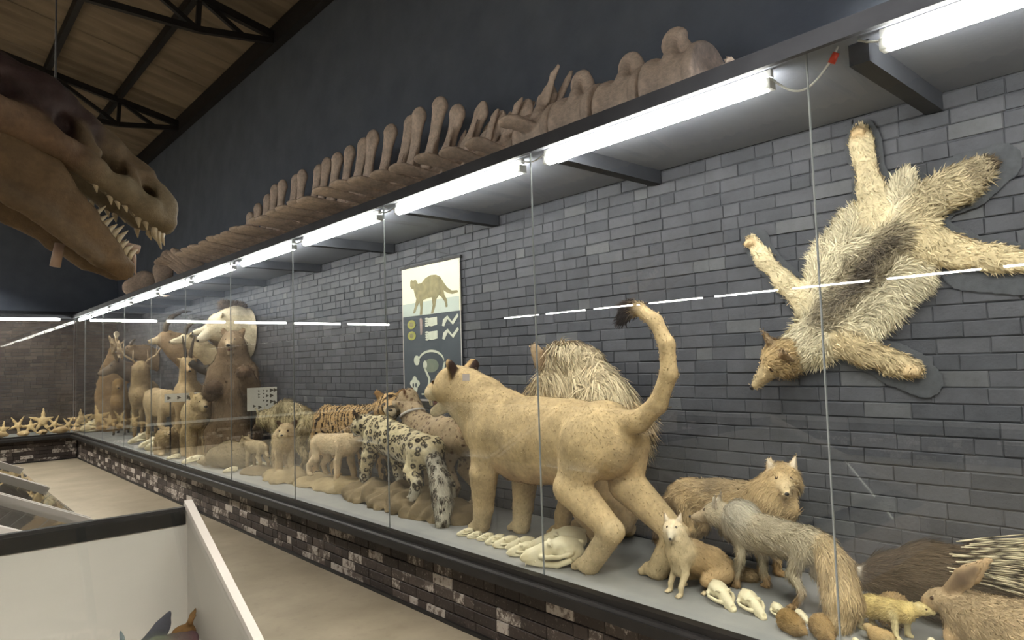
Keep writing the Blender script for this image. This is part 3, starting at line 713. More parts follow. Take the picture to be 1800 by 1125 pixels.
# ------------------------------------------------------------------ general four-legged animal
PROP = {'cat': (.25, .215, .215), 'dog': (.22, .19, .19), 'hoof': (.235, .23, .215), 'bear': (.30, .31, .30)}
def quad(name, label, cat, loc, h, H, bl, kind, hk, hs, hp, yaw, pitch, cols, tail=None, feet=None, sq=.78, m=1.0, fur=.014, mat=M_fur, group=None, fur_n=12000, fur_w=.0025, vox=None,
         gape=0.0, hump=None, extra=None, pr=1.0, nose=True, eyes=True, zs=(0, 0), furkw=None, muz=None, ear=None, neckr=.15, inner=None, after=None, hz=None):
    """H withers height, bl body length, hp head centre, cols = back, belly, leg colours"""
    B = Body(.045*H); base, belly, legc = cols; B.col = base; B.fur = fur; rc, rb, rr = (q*H*pr for q in PROP[kind]); a, b = bl/2, -bl/2; HZ = hz or H*.97
    trunk(B, [(a*1.12, 0, H*.76, rc*.82), (a*.75, 0, H-rc, rc), (0, 0, (H+HZ)/2-rb*1.04, rb), (b*.8, 0, HZ-rr*1.02, rr), (b*1.0, 0, HZ-rr*1.1, rr*.85)], sq)
    trunk(B, [(a*.6, 0, H-rc*1.36, rc*.72), (b*.35, 0, HZ-rb*1.3, rb*.76)], sq, belly)
    w = rc*sq*.62
    if feet is None: feet = [(a*.95, w, 0), (a*.75, -w, 0), (b*.75, w, 0), (b*1.05, -w, 0)]
    for i, f in enumerate(feet):
        if f is None: continue
        s = 1 if i % 2 == 0 else -1; top = (a*.80, s*w*.95, H*.70) if i < 2 else (b*.80, s*w*.9, HZ*.72)
        top = (top[0]*.75+f[0]*.25, top[1], top[2]); leg(B, i < 2, s, top, f, H, base if i < 2 else base, legc, kind, m, fur*.7)
    hp = np.array(hp); nb = np.array([a*.85, 0, H*.80]); R = frame(yaw, pitch); bk = hp-R[:, 0]*hs*.12
    B.cap(nb, bk, neckr*H*1.25, neckr*H*.92, n=(0, 1, 0), fl=.85, dir=nb-bk); B.cap(nb-np.array([0, 0, .1*H]), bk-R[:, 2]*hs*.12, neckr*H*1.05, neckr*H*.7, n=(0, 1, 0), fl=.85, col=belly, dir=nb-bk)
    info = head(B, hk, hp, R, hs, base, muz or belly, ear or base, fur*.7, gape=gape, inner=inner)
    if tail: B.chain(tail[0], col=tail[1] or base, fur=tail[2], k=.02*H); 
    if extra: extra(B, info)
    kw = dict(fur_n=fur_n, fur_w=fur_w, lift=.3, seed=abs(hash(label)) % 999 if False else len(label)*7+len(name)); kw.update(furkw or {})
    o = finish(name, B, loc, h, label, cat, vox or max(.009, H*.017), mat, group, info, eyes=eyes, nose=nose, **kw)
    if after: after(o, info)
    return o, info
# ---- snow leopard stepping down its rock
W_ = C(222, 206, 168, 1); Wp = C(232, 226, 212, .9); Wg = C(206, 198, 180, 1)
quad('snow_leopard', 'stuffed spotted snow leopard walking over a brown rock, thick tail hanging down', 'leopard', (2.97, 4.70, .63), 84, .55, .94, 'cat', 'cat', .27, (.62, .06, .47), 15, -12, (W_, Wp, Wg),
     tail=([(-.50, .0, .30, .055), (-.64, .04, .24, .062), (-.76, .08, .14, .068), (-.84, .11, .02, .066), (-.88, .14, -.10, .045)], Wg, .035),
     feet=[(.54, .09, -.02), (.22, -.10, -.01), (-.40, .11, -.02), (-.60, -.09, -.04)], m=1.45, fur=.02, mat=M_ros, fur_n=34000, fur_w=.0022, pr=1.08, hz=.45, vox=.0095, ear=C(70, 60, 52))
# ---- Eurasian lynx behind it
quad('lynx', 'stuffed reddish lynx with dark flecks and a white collar, behind the spotted leopard', 'lynx', (3.225, 4.55, ZL), 86, .70, .74, 'cat', 'cat', .25, (.47, .03, .80), 35, -8, (C(178, 156, 126, 1), C(196, 178, 152, .6), C(176, 156, 130, .8)),
     tail=([(-.40, 0, .60, .05), (-.50, 0, .53, .045)], C(170, 110, 78), .02), m=1.1, fur=.018, mat=M_spot, fur_n=18000, vox=.011, sq=.66, ear=C(120, 84, 64))
_c = MB(); _c.tube([(.112*math.cos(t_), .098*math.sin(t_), .0) for t_ in [2*math.pi*i/28 for i in range(29)]], .012, 8, False)
props(_c.build('collar', M_white, None, (3.236, 4.93, 1.185), (0, math.radians(24), math.radians(86)), True), 'white ring collar on the neck of the lynx', 'collar')
# ---- tiger further back
quad('tiger', 'stuffed orange tiger with dark stripes, facing right behind the pale cub', 'tiger', (3.215, 6.0, ZL), -90, .74, 1.12, 'cat', 'cat', .34, (.78, -.02, .75), -30, -6, (C(196, 162, 116, 1), C(222, 206, 176, .9), C(196, 166, 122, 1)),
     tail=([(-.60, 0, .62, .05), (-.70, -.02, .40, .04), (-.72, -.02, .22, .035)], None, .012), m=1.1, fur=.022, mat=M_stripe, fur_n=26000, fur_w=.003, sq=.56, vox=.013, muz=C(226, 212, 184, .6), ear=C(150, 116, 78), furkw=dict(lift=.45, jitter=.4))
# ---- cubs
cubc = (C(214, 190, 154), C(220, 202, 170), C(206, 182, 146))
quad('lion_cub', 'stuffed cream lion cub standing on the low flat rock', 'cub', (2.96, 5.83, .60), -78, .40, .46, 'cat', 'cat', .19, (.34, .02, .35), 10, -14, cubc,
     tail=([(-.24, 0, .32, .028), (-.32, 0, .2, .02), (-.34, 0, .1, .018)], None, .012), m=1.15, fur=.014, fur_n=15000, fur_w=.002, vox=.008, ear=C(188, 158, 122), feet=[(.20, .07, -.03), (.12, -.07, -.03), (-.20, .07, 0), (-.26, -.07, 0)])
quad('lion_cub', 'stuffed pale brown cub facing the room with round dark ears, beside the pale cub', 'cub', (2.92, 6.84, .56), -108, .44, .42, 'bear', 'cat', .27, (.28, .0, .42), -22, -6, (C(196, 172, 134), C(204, 184, 148), C(186, 162, 126)),
     m=.9, fur=.02, fur_n=15000, fur_w=.0024, vox=.009, ear=C(90, 70, 56), pr=.9)
quad('lion_cub', 'smallest stuffed cub, greyish tan, standing left of the round-eared cub', 'cub', (2.86, 7.40, .55), 96, .29, .32, 'cat', 'cat', .16, (.22, .02, .27), 20, -16, (C(182, 162, 128), C(196, 178, 144), C(176, 154, 120)),
     tail=([(-.16, 0, .22, .02), (-.24, 0, .14, .016)], None, .012), m=1.1, fur=.016, fur_n=9000, fur_w=.0022, vox=.007)
# ---- striped hyena
def hy(B, info):
    B.chain([(.42, 0, .60, .05), (.2, 0, .66, .055), (-.1, 0, .62, .05), (-.34, 0, .52, .04)], col=C(216, 198, 158, .35), fur=.13, dir=(-.9, 0, .35), k=.03)
quad('striped_hyena', 'stuffed pale hyena with shaggy striped mane, head lowered to the left', 'hyena', (3.225, 7.28, ZL), 96, .66, .72, 'dog', 'dog', .30, (.60, .05, .52), 22, -30, (C(210, 192, 150, .55), C(196, 178, 140, .5), C(186, 166, 128, .6)),
     tail=([(-.36, 0, .5, .05), (-.43, 0, .34, .05), (-.44, 0, .2, .03)], None, .05), fur=.05, mat=M_stripe, fur_n=20000, fur_w=.0036, vox=.012, sq=.62, extra=hy, m=1.2, furkw=dict(lift=.35, clump=.25), muz=C(110, 92, 74))
# ---- foxes and jackal near the right end
def fox_extra(B, info): B.ell((.20, 0, .30), (.10, .085, .10), col=C(206, 196, 176), fur=.045)
quad('corsac_fox', 'stuffed grey fox with a thick sandy tail reaching down to the ledge, seen from behind', 'fox', (2.97, 1.58, ZL), 76, .36, .46, 'dog', 'dog', .215, (.335, .04, .325), 30, -6, (C(192, 178, 152), C(206, 190, 160), C(172, 142, 106)),
     tail=([(-.25, .0, .29, .045), (-.33, .03, .22, .064), (-.385, .07, .11, .070), (-.39, .10, .055, .05)], C(204, 178, 136), .045), fur=.035, fur_n=30000, fur_w=.0018, vox=.0075, m=1.0, pr=1.1,
     feet=[(.19, .06, 0), (.12, -.06, 0), (-.14, .065, 0), (-.22, -.06, 0)], ear=C(150, 136, 118), inner=C(216, 204, 184), muz=C(214, 192, 160), extra=fox_extra, furkw=dict(jitter=.35))
def jack(B, info):
    B.chain([(.16, 0, .405, .05), (-.05, 0, .40, .055), (-.22, 0, .38, .05)], col=C(140, 122, 98), fur=.03, k=.02); B.ell((.22, 0, .33), (.08, .08, .09), col=C(222, 208, 180), fur=.045)
quad('jackal', 'stuffed golden jackal with raised ears looking out, standing behind the grey fox', 'jackal', (3.18, 1.95, ZL), -82, .46, .50, 'dog', 'dog', .27, (.29, .02, .475), -66, -4, (C(200, 172, 128), C(214, 192, 154), C(192, 158, 114)),
     tail=([(-.27, 0, .36, .045), (-.37, .03, .24, .055), (-.40, .05, .12, .045)], C(140, 114, 84), .045), fur=.035, fur_n=30000, fur_w=.002, vox=.008, pr=1.02, sq=.7, ear=C(206, 184, 152), inner=C(220, 206, 186), muz=C(214, 190, 150), neckr=.20, extra=jack,
     furkw=dict(jitter=.35))
def fox_kit():
    B = Body(.02); tan = C(186, 158, 118); pale = C(214, 194, 158); B.col = tan; B.fur = .012
    trunk(B, [(.10, 0, .20, .055), (.02, 0, .165, .07), (-.09, 0, .105, .08), (-.15, 0, .075, .07)], .85)
    B.cap((.11, 0, .18), (.10, 0, .12), .045, .04, col=pale)
    for y, x in ((1, .14), (-1, .13)): leg(B, True, y, (.10, .038*y, .16), (x, .042*y, 0), .3, pale, pale, 'dog', 1.0, .006)
    for y in (1, -1): B.cap((-.12, .05*y, .07), (.0, .065*y, .06), .05, .03); paw(B, (.01, .07*y, 0), 1, .3, pale, 'dog')
    B.chain([(-.16, 0, .05, .03), (-.25, -.02, .035, .038), (-.30, .05, .03, .03)], fur=.025, col=C(170, 146, 112))
    B.cap((.09, 0, .19), (.115, 0, .265), .066, .054, col=pale, fur=.016)
    R = frame(42, -8); info = head(B, 'dog', (.13, 0, .305), R, .165, C(226, 206, 170), C(228, 214, 188), C(206, 178, 140), .007, inner=C(226, 210, 190))
    finish('fox_kit', B, (2.815, 1.90, ZL), 165, 'small seated stuffed fox cub with big pale ears, in front of the lioness hind paw', 'fox', .0055, info=info, fur_n=14000, fur_w=.0012, seed=12)
fox_kit()
# ---- bears
def standing_bear():
    B = Body(.06); br = C(134, 112, 88); dk = C(104, 84, 66); B.col = br; B.fur = .035
    trunk(B, [(.02, 0, 1.14, .21), (.0, 0, .85, .245), (-.02, 0, .45, .255), (0, 0, .30, .24)], .95)
    for y in (1, -1):
        B.chain([(0, .15*y, .32, .19), (.10, .17*y, .16, .13), (.02, .17*y, .05, .10)]); paw(B, (.06, .17*y, 0), 1, 1.2, dk, 'bear')
    B.chain([(.06, .16, 1.08, .13), (.30, .20, .90, .10), (.50, .16, 1.04, .085)], col=br); B.ell((.56, .14, 1.08), (.10, .08, .07), col=dk)
    B.chain([(.06, -.16, 1.08, .13), (.26, -.22, .86, .10), (.46, -.20, .90, .085)], col=br); B.ell((.52, -.19, .92), (.10, .08, .07), col=dk)
    B.cap((.03, 0, 1.22), (.10, 0, 1.36), .19, .17); R = frame(-10, -12); info = head(B, 'bear', (.15, 0, 1.46), R, .40, C(152, 130, 104), C(172, 150, 122), br, .02, gape=.11)
    o = finish('brown_bear', B, (3.04, 8.60, ZL), -112, 'tall stuffed brown bear standing upright with open mouth and one paw raised', 'bear', .02, info=info, fur_n=22000, fur_w=.005, seed=15)
    T = info['T']; MB().ball((0, 0, 0), (.07, .035, .03), 10, 6).build('mouth', M_mouth, o, tuple(T(.30, 0, -.19)), Matrix(R.tolist()).to_euler(), True)
standing_bear()
quad('brown_bear', 'stuffed tan bear on all fours facing the room, in front of the standing bear', 'bear', (2.80, 9.22, ZL), -100, .76, .7, 'bear', 'bear', .36, (.46, .0, .72), 6, -8, (C(188, 164, 124), C(196, 174, 136), C(176, 150, 112)), fur=.03, fur_n=14000, fur_w=.005, vox=.017, pr=.82, m=.9)
# ---- antelopes and deer
def rod(o, name, pts, r, mat): return MB().tube([tuple(p) for p in pts], r, 8).build(name, mat, o, smooth=True)
def horns_up(o, info):
    T = info['T']
    for y in (1, -1): rod(o, 'horn', [T(-.05, .07*y, .14), T(-.10, .10*y, .45), T(-.22, .17*y, .85), T(-.20, .22*y, 1.15)], [.026, .024, .017, .005], M_horn)
quad('antelope', 'stuffed antelope with tall dark horns and upright ears, white chest towards the room', 'antelope', (3.05, 10.35, ZL), -112, 1.0, .62, 'hoof', 'deer', .34, (.42, .02, 1.20), 12, -20, (C(186, 160, 122), C(226, 210, 180), C(190, 168, 132)),
     fur=.014, fur_n=8000, fur_w=.004, vox=.017, after=horns_up, muz=C(196, 164, 124), m=1.0, neckr=.12)
quad('antelope', 'stuffed tan antelope turned away, rump and thin pale legs towards the room', 'antelope', (2.94, 11.32, ZL), 98, .86, .62, 'hoof', 'deer', .30, (.46, .0, .72), 0, -50, (C(190, 166, 130), C(214, 194, 160), C(196, 174, 138)),
     fur=.014, fur_n=8000, fur_w=.004, vox=.017, tail=([(-.36, 0, .72, .03), (-.4, 0, .6, .02)], None, .03), neckr=.12)
def antlers(o, info):
    T = info['T']
    for y in (1, -1):
        A = [T(-.1, .08*y, .14), T(-.18, .30*y, .45), T(-.28, .62*y, .70), T(-.20, .85*y, 1.08), T(-.10, .92*y, 1.30)]
        rod(o, 'antler', A, [.020, .017, .016, .012, .004], M_antler)
        for q, e in ((A[1], (.25, -.02*y, .42)), (A[2], (.16, .05*y, .60)), (A[3], (-.05, -.22*y, .28))): rod(o, 'tine', [q, q+info['R']@(np.array(e)*info['s'])], [.013, .004], M_antler)
quad('deer', 'stuffed red deer stag with branching pale antlers, head turned away from the room', 'deer', (3.02, 12.62, ZL), -112, 1.0, .75, 'hoof', 'deer', .36, (.48, .0, 1.16), 190, 12, (C(176, 152, 116), C(196, 174, 138), C(166, 140, 106)),
     fur=.02, fur_n=8000, fur_w=.005, vox=.019, after=antlers, neckr=.16)
quad('roe_deer', 'small stuffed brown deer standing beside the hanging tan hide', 'deer', (3.0, 14.2, ZL), -110, .78, .55, 'hoof', 'deer', .28, (.36, .0, .90), 10, -10, (C(156, 124, 82), C(170, 140, 100), C(140, 112, 76)),
     fur=.016, fur_n=5000, fur_w=.005, vox=.017)
# ================================================================== ROCKS, SKULLS, SMALL ANIMALS, TROPHIES
M_bone = mat_noise('bleached bone', srgb(232, 222, 192), srgb(216, 202, 164), 12, .5, .35, .15, 70)
M_cast = mat_fur('painted cast bone', None, .6, .5)
M_rock = mat_noise('brown rock', srgb(104, 90, 68), srgb(142, 124, 96), 5, .95, .1, 1.0, 26)
M_rock2 = mat_noise('sandy rock', srgb(140, 122, 90), srgb(172, 152, 116), 6, .95, .1, .9, 30)
def rock(name, label, loc, ells, h, mat, amp=.02, scale=14, seed=1, rz=0.0, flat=True):
    B = Body(.05)
    for c, r in ells: B.ell(c, r)
    if flat: B.ell((0, 0, -.6), (3, 3, .6), sub=True, k=.01)
    me = body_mesh(name, B, h, mat, amp=amp, ascale=scale, seed=seed, floor=.004)
    return props(obj(name, me, None, loc, (0, 0, rz)), label, 'rock')
rock('rock', 'long brown layered rock slab under the spotted leopard', (2.97, 4.52, ZL-.004), [((0, -.36, .02), (.22, .44, .105)), ((.0, .0, .02), (.22, .5, .13)), ((-.02, .5, .02), (.21, .42, .12)), ((-.10, -.15, .0), (.16, .6, .12)), ((.02, .72, .0), (.18, .26, .10))], .013, M_rock, .03, 26, 2)
rock('rock', 'low flat sandy rock under the cream lion cub', (2.98, 5.86, ZL-.004), [((0, 0, 0), (.22, .46, .095)), ((.02, -.25, 0), (.2, .28, .10)), ((-.03, .3, 0), (.2, .25, .09))], .016, M_rock2, .016, 24, 3)
rock('rock', 'rounded brown rock under the cub with round dark ears', (2.90, 6.72, ZL-.004), [((0, 0, 0), (.23, .33, .09)), ((-.04, -.18, 0), (.20, .22, .11)), ((.02, .15, 0), (.19, .20, .075))], .016, M_rock2, .022, 20, 4)
rock('rock', 'small grey brown rock at the feet of the smallest cub', (2.87, 7.30, ZL-.004), [((0, 0, 0), (.18, .24, .062)), ((-.05, .05, 0), (.14, .16, .08))], .016, M_rock, .016, 22, 5)
def skull(label, loc, h, s, jaw=False, tone=None, horns=None, deer=False, pitch=0.0, teeth=True, group=None, crest=True):
    B = Body(.05*s)
    w = .8 if deer else 1.0
    B.ell((-.20, 0, .28), (.28, .205*w, .18)); B.cap((.02, 0, .27), (.47, 0, .15), .145*w, .085*w, n=(0, 1, 0), fl=.95); B.cap((.1, 0, .16), (.46, 0, .10), .13*w, .09*w, n=(0, 0, 1), fl=.5)
    B.ell((-.40, 0, .22), (.10, .16*w, .13))
    for y in (1, -1):
        B.chain([(.20, .14*y*w, .17, .045), (.08, .225*y*w, .18, .042), (-.08, .275*y*w, .20, .042), (-.22, .24*y*w, .22, .042), (-.28, .18*y*w, .23, .05)], k=.02)
        B.cap((.06, .12*y*w, .36), (.03, .19*y*w, .34), .045, .022, k=.02); B.ell((-.30, .13*y*w, .13), (.08, .06, .07))
    if crest and not deer: B.cap((-.12, 0, .43), (-.46, 0, .37), .035, .045, n=(0, 1, 0), fl=.45, k=.04)
    for y in (1, -1): B.ell((.095, .185*y*w, .285), (.085, .075, .075), sub=True, k=.02); B.ell((-.09, .215*y*w, .25), (.10, .055, .08), sub=True, k=.02)
    B.ell((.53, 0, .19), (.075, .05, .05), sub=True, k=.015)
    if jaw:
        for y in (1, -1): B.chain([(-.26, .22*y*w, .12, .05), (-.05, .17*y*w, .04, .055), (.22, .09*y*w, .045, .05), (.42, .035*y, .06, .045)], k=.02, n=(0, 1, 0), fl=.7)
    for q in B.p:
        for k in ('a', 'b', 'r'):
            if k in q: q[k] = q[k]*s
        for k in ('ra', 'rb', 'k'):
            if k in q: q[k] = q[k]*s
    zoff = 0 if jaw else -.035*s
    o = obj('skull', body_mesh('skull', B, max(.0032, s*.026), M_bone), None, (loc[0], loc[1], loc[2]+zoff+(.012*s if jaw else 0)), (0, pitch, math.radians(h)))
    props(o, label, 'skull', group)
    if teeth and not deer:
        for y in (1, -1):
            MB().tube([(.44*s, .055*y*s, .10*s), (.46*s, .06*y*s, .03*s if not jaw else .0)], [.022*s, .004*s], 7).build('tooth', M_tooth, o, smooth=True)
            MB().tube([(.30*s, .08*y*s, .10*s), (.30*s, .085*y*s, .055*s)], [.028*s, .012*s], 7).build('tooth', M_tooth, o, smooth=True)
    if horns:
        for y in (1, -1): MB().tube([(-.12*s+q[0]*s, y*q[1]*s, .40*s+q[2]*s) for q in horns], [.05*s*(1-.8*i/(len(horns)-1)) for i in range(len(horns))], 8).build('horn', M_horn, o, smooth=True)
    return o
G = 'row of skulls below the lioness'
ordn = ['tiniest pale skull at the far end of the row below the lioness', 'second smallest skull in the row below the lioness, beside the tiniest', 'third skull from the small end of the row below the lioness', 'fourth skull from the small end of the lioness row, turned sideways',
        'fifth skull of the lioness row, where the skulls grow larger', 'sixth skull of the lioness row, behind the first big one', 'seventh skull of the lioness row, touching the two huge skulls']
for lb, (x, y, s, hd) in zip(ordn, [(2.70, 3.535, .105, 150), (2.70, 3.44, .095, 150), (2.71, 3.345, .105, 150), (2.70, 3.24, .125, 160), (2.69, 3.13, .15, 150), (2.71, 3.02, .17, 150), (2.64, 2.93, .17, 148)]):
    skull(lb, (x, y, ZL), hd, s, True, group=G)
skull('huge ivory skull with a long rear crest, behind the other huge one', (2.80, 2.80, ZL), 142, .33, True, group=G)
skull('huge ivory skull with open cheek arch nearest the glass joint', (2.63, 2.67, ZL), 136, .33, True, group=G)
G = 'row of fox skulls'
for lb, (x, y, s) in zip(['largest of the four pale skulls in front of the grey fox', 'second largest pale skull in front of the grey fox', 'small narrow skull, third in front of the grey fox', 'smallest skull of the fox row, behind two furry balls'],
                         [(2.735, 1.72, .20), (2.735, 1.575, .185), (2.76, 1.465, .115), (2.79, 1.385, .085)]):
    skull(lb, (x, y, ZL), 238, s, False, group=G, pitch=.10)
skull('tiny white skull beside the jerboa at the bottom edge', (2.70, 1.13, ZL), 240, .05, False)
skull('heavy white skull at the far corner, beside the starfish', (2.75, 15.3, ZL), 215, .52, True)
HN = [(0, .10, 0), (-.12, .22, .12), (-.35, .32, .16), (-.55, .34, .05)]
skull('long pale skull lying in front of the red deer', (2.82, 11.95, ZL), 200, .44, deer=True)
skull('long white skull stacked before the turned away antelope', (2.79, 11.10, ZL), 195, .46, deer=True)
skull('flat pale skull nearest the rail before the antelope legs', (2.78, 10.82, ZL), 200, .42, deer=True)
skull('large domed yellowish skull in front of the bear cub', (2.74, 10.46, ZL), 165, .44, jaw=True)
skull('small oval white skull by the rail beside the domed skull', (2.58, 9.40, ZL), 170, .16)
skull('broad white skull left of the grey badger', (2.61, 8.72, ZL), 150, .25)
skull('little round white skull alone on the bare ledge', (2.66, 7.62, ZL), 160, .15)
skull('white skull on the ledge between hyena and smallest cub', (2.94, 7.58, ZL), 160, .18, jaw=True)
# ---- low animals at the front right
def low_animal(name, label, cat, loc, h, pts, hc, hk, hs, cols, fur, fur_n, sq=.95, yaw=0, pitch=0, feet=(), tail=None, vox=.008, fw=.002, extra=None, group=None, mat=M_fur, furkw=None, ear=None):
    B = Body(.03 if vox > .006 else .015); B.col = cols[0]; B.fur = fur; trunk(B, pts, sq)
    R = frame(yaw, pitch); info = head(B, hk, hc, R, hs, cols[0], cols[1], ear or cols[1], fur*.5); hc = np.array(hc)
    B.cap(pts[0][:3], hc-R[:, 0]*hs*.1, pts[0][3]*.85, hs*.22)
    for f in feet: B.cap((f[0], f[1], f[3] if len(f) > 3 else .06), (f[0], f[1], .015), f[2]*1.3, f[2], col=cols[1], fur=fur*.3); B.ell((f[0]+f[2]*.8, f[1], f[2]*.6), (f[2]*1.5, f[2]*.9, f[2]*.6), col=cols[1], fur=.002, k=.01)
    if tail: B.chain(tail[0], col=tail[1], fur=tail[2], k=.01)
    if extra: extra(B, info)
    kw = dict(fur_n=fur_n, fur_w=fw, lift=.35, seed=len(label)); kw.update(furkw or {})
    return finish(name, B, loc, h, label, cat, vox, mat, group, info, **kw), info
def hare_ears(B, info):
    T, R = info['T'], info['R']
    for y in (1, -1):
        B.chain([(*T(-.18, .12*y, .20), .024), (*T(-.60, .19*y, .58), .036), (*T(-.98, .24*y, .90), .013)], n=R[:, 1]*y+.2*R[:, 0], fl=.38, k=.01, col=C(178, 150, 116), fur=.006)
        B.chain([(*T(-.28, .165*y, .29), .014), (*T(-.60, .245*y, .58), .024), (*T(-.88, .275*y, .80), .008)], n=R[:, 1]*y+.2*R[:, 0], fl=.45, k=.003, col=C(92, 72, 58), fur=.0)
low_animal('hare', 'stuffed brown hare crouching with long ears laid back, lower right corner', 'hare', (2.885, .775, ZL), 72, [(.04, 0, .135, .085), (-.06, 0, .115, .105), (-.18, 0, .115, .125), (-.27, 0, .10, .10)], (.125, .02, .165), 'hare', .17,
           (C(180, 156, 122), C(200, 168, 128)), .022, 22000, yaw=14, pitch=-6, feet=((.07, .05, .024), (.06, -.05, .024), (-.14, .10, .03), (-.14, -.10, .03)), tail=([(-.35, 0, .10, .04), (-.39, 0, .12, .035)], C(214, 200, 176), .02),
           vox=.0075, extra=hare_ears, furkw=dict(jitter=.4))
def porc_extra(B, info): pass
pc, pinfo = low_animal('porcupine', 'stuffed dark crested porcupine with long banded quills, behind the hare', 'porcupine', (3.165, .92, ZL), 86, [(.26, 0, .125, .10), (.10, 0, .155, .14), (-.12, 0, .165, .155), (-.34, 0, .15, .125)], (.39, .0, .095), 'rodent', .20,
           (C(96, 80, 64), C(84, 68, 54)), .075, 26000, sq=.9, yaw=8, pitch=-18, feet=((.2, .09, .03), (.18, -.09, .03), (-.22, .09, .03), (-.24, -.09, .03)), vox=.010, fw=.0016, furkw=dict(lift=.16, jitter=.14, tint=.35, droop=.05), ear=C(206, 196, 180))
def quills():
    rs = random.Random(4); V = []; F = []; CL = []
    dark = C(40, 33, 29); pale = C(222, 208, 176)
    for i in range(330):
        a = rs.uniform(-1.25, 1.25); x = rs.uniform(-.38, .0); rr = .165*(1-.35*max(0, -x-.2)/.2)
        p = Vector((x, rr*.9*math.sin(a), .175+rr*math.cos(a)*.92)); n = Vector((0, math.sin(a), math.cos(a)))
        d = (Vector((-1, 0, 0))+n*rs.uniform(.12, .36)+Vector((0, rs.uniform(-.07, .07), rs.uniform(-.08, .06)))).normalized(); L = rs.uniform(.20, .36); w = rs.uniform(.0022, .0036)
        u = d.cross(Vector((0, 0, 1))).normalized(); v = d.cross(u); ph = rs.random() < .5
        for j in range(7):
            t = j/6; b = len(V)
            for k in range(4):
                an = math.pi/2*k; V.append(p+d*L*t+(u*math.cos(an)+v*math.sin(an))*w*(1-t**3)+Vector((0, 0, -.04*t*t*L))); CL.append(pale if (j in (2, 4, 5, 6)) == ph or j > 4 else dark)
            if j:
                for k in range(4): F.append((b-4+k, b-4+(k+1) % 4, b+(k+1) % 4, b+k))
    o = obj('quills', mesh_np('quills', np.array(V), np.array(F), None, M_cast, np.array(CL), np.array(V)*0, True), pc); props(o, kind='stuff')
quills()
low_animal('weasel', 'stuffed yellowish polecat standing lengthwise before the porcupine', 'weasel', (2.875, 1.085, ZL), 262, [(.07, 0, .105, .036), (.01, 0, .095, .040), (-.06, 0, .09, .042), (-.09, 0, .085, .038)], (.125, .02, .125), 'rodent', .085,
           (C(208, 184, 122), C(222, 206, 160)), .014, 9000, yaw=20, feet=((.06, .03, .011, .09), (.045, -.03, .011, .09), (-.08, .032, .011, .08), (-.09, -.032, .011, .08)), tail=([(-.11, 0, .08, .02), (-.14, .01, .05, .016)], C(186, 156, 96), .012), vox=.0055, fw=.0014)
low_animal('marmot', 'low brown stuffed rodent curled between the polecat and the porcupine', 'marmot', (2.985, 1.10, ZL), 190, [(.05, 0, .055, .045), (0, 0, .062, .056), (-.05, 0, .055, .05)], (.095, 0, .05), 'rodent', .08, (C(164, 136, 96), C(150, 122, 86)), .016, 9000, vox=.0065, fw=.0016)
G = 'two furry voles at the bottom edge'
low_animal('vole', 'furry brown ball shaped vole beside the smallest fox skull', 'rodent', (2.63, 1.345, ZL), 240, [(.02, 0, .038, .036), (-.03, 0, .042, .043)], (.065, 0, .036), 'rodent', .055, (C(160, 130, 86), C(150, 122, 84)), .012, 7000, vox=.0045, fw=.0011, group=G)
low_animal('vole', 'furry brown ball shaped vole nearest the fox tail tip', 'rodent', (2.655, 1.235, ZL), 225, [(.02, 0, .038, .036), (-.03, 0, .042, .043)], (.065, 0, .036), 'rodent', .055, (C(164, 134, 90), C(150, 122, 84)), .012, 7000, vox=.0045, fw=.0011, group=G)
low_animal('jerboa', 'small pale jerboa with a long white tipped tail at the bottom edge', 'rodent', (2.74, 1.06, ZL), 60, [(.025, 0, .034, .028), (-.03, 0, .036, .032)], (.07, 0, .045), 'rodent', .05, (C(196, 166, 116), C(214, 190, 146)), .009, 5000, vox=.004, fw=.001,
           tail=([(-.06, 0, .03, .008), (-.10, -.04, .02, .008), (-.13, -.08, .035, .011), (-.13, -.10, .06, .011)], C(226, 214, 188), .006))
low_animal('badger', 'grey brown stuffed badger lying flat in the middle of the ledge', 'badger', (2.78, 7.98, ZL), 118, [(.20, 0, .12, .11), (.0, 0, .15, .15), (-.2, 0, .13, .13)], (.36, 0, .075), 'rodent', .22, (C(160, 142, 112), C(176, 160, 130)), .03, 9000, vox=.013, fw=.004)
low_animal('bear_cub', 'fuzzy pale brown stuffed bear cub behind the domed skull', 'cub', (2.67, 10.05, ZL), -100, [(.12, 0, .22, .12), (0, 0, .20, .15), (-.14, 0, .16, .14)], (.22, 0, .30), 'bear', .2, (C(184, 160, 122), C(196, 172, 136)), .035, 8000, feet=((.12, .08, .04, .15), (.12, -.08, .04, .15), (-.1, .1, .05, .1), (-.1, -.1, .05, .1)), vox=.013, fw=.004)
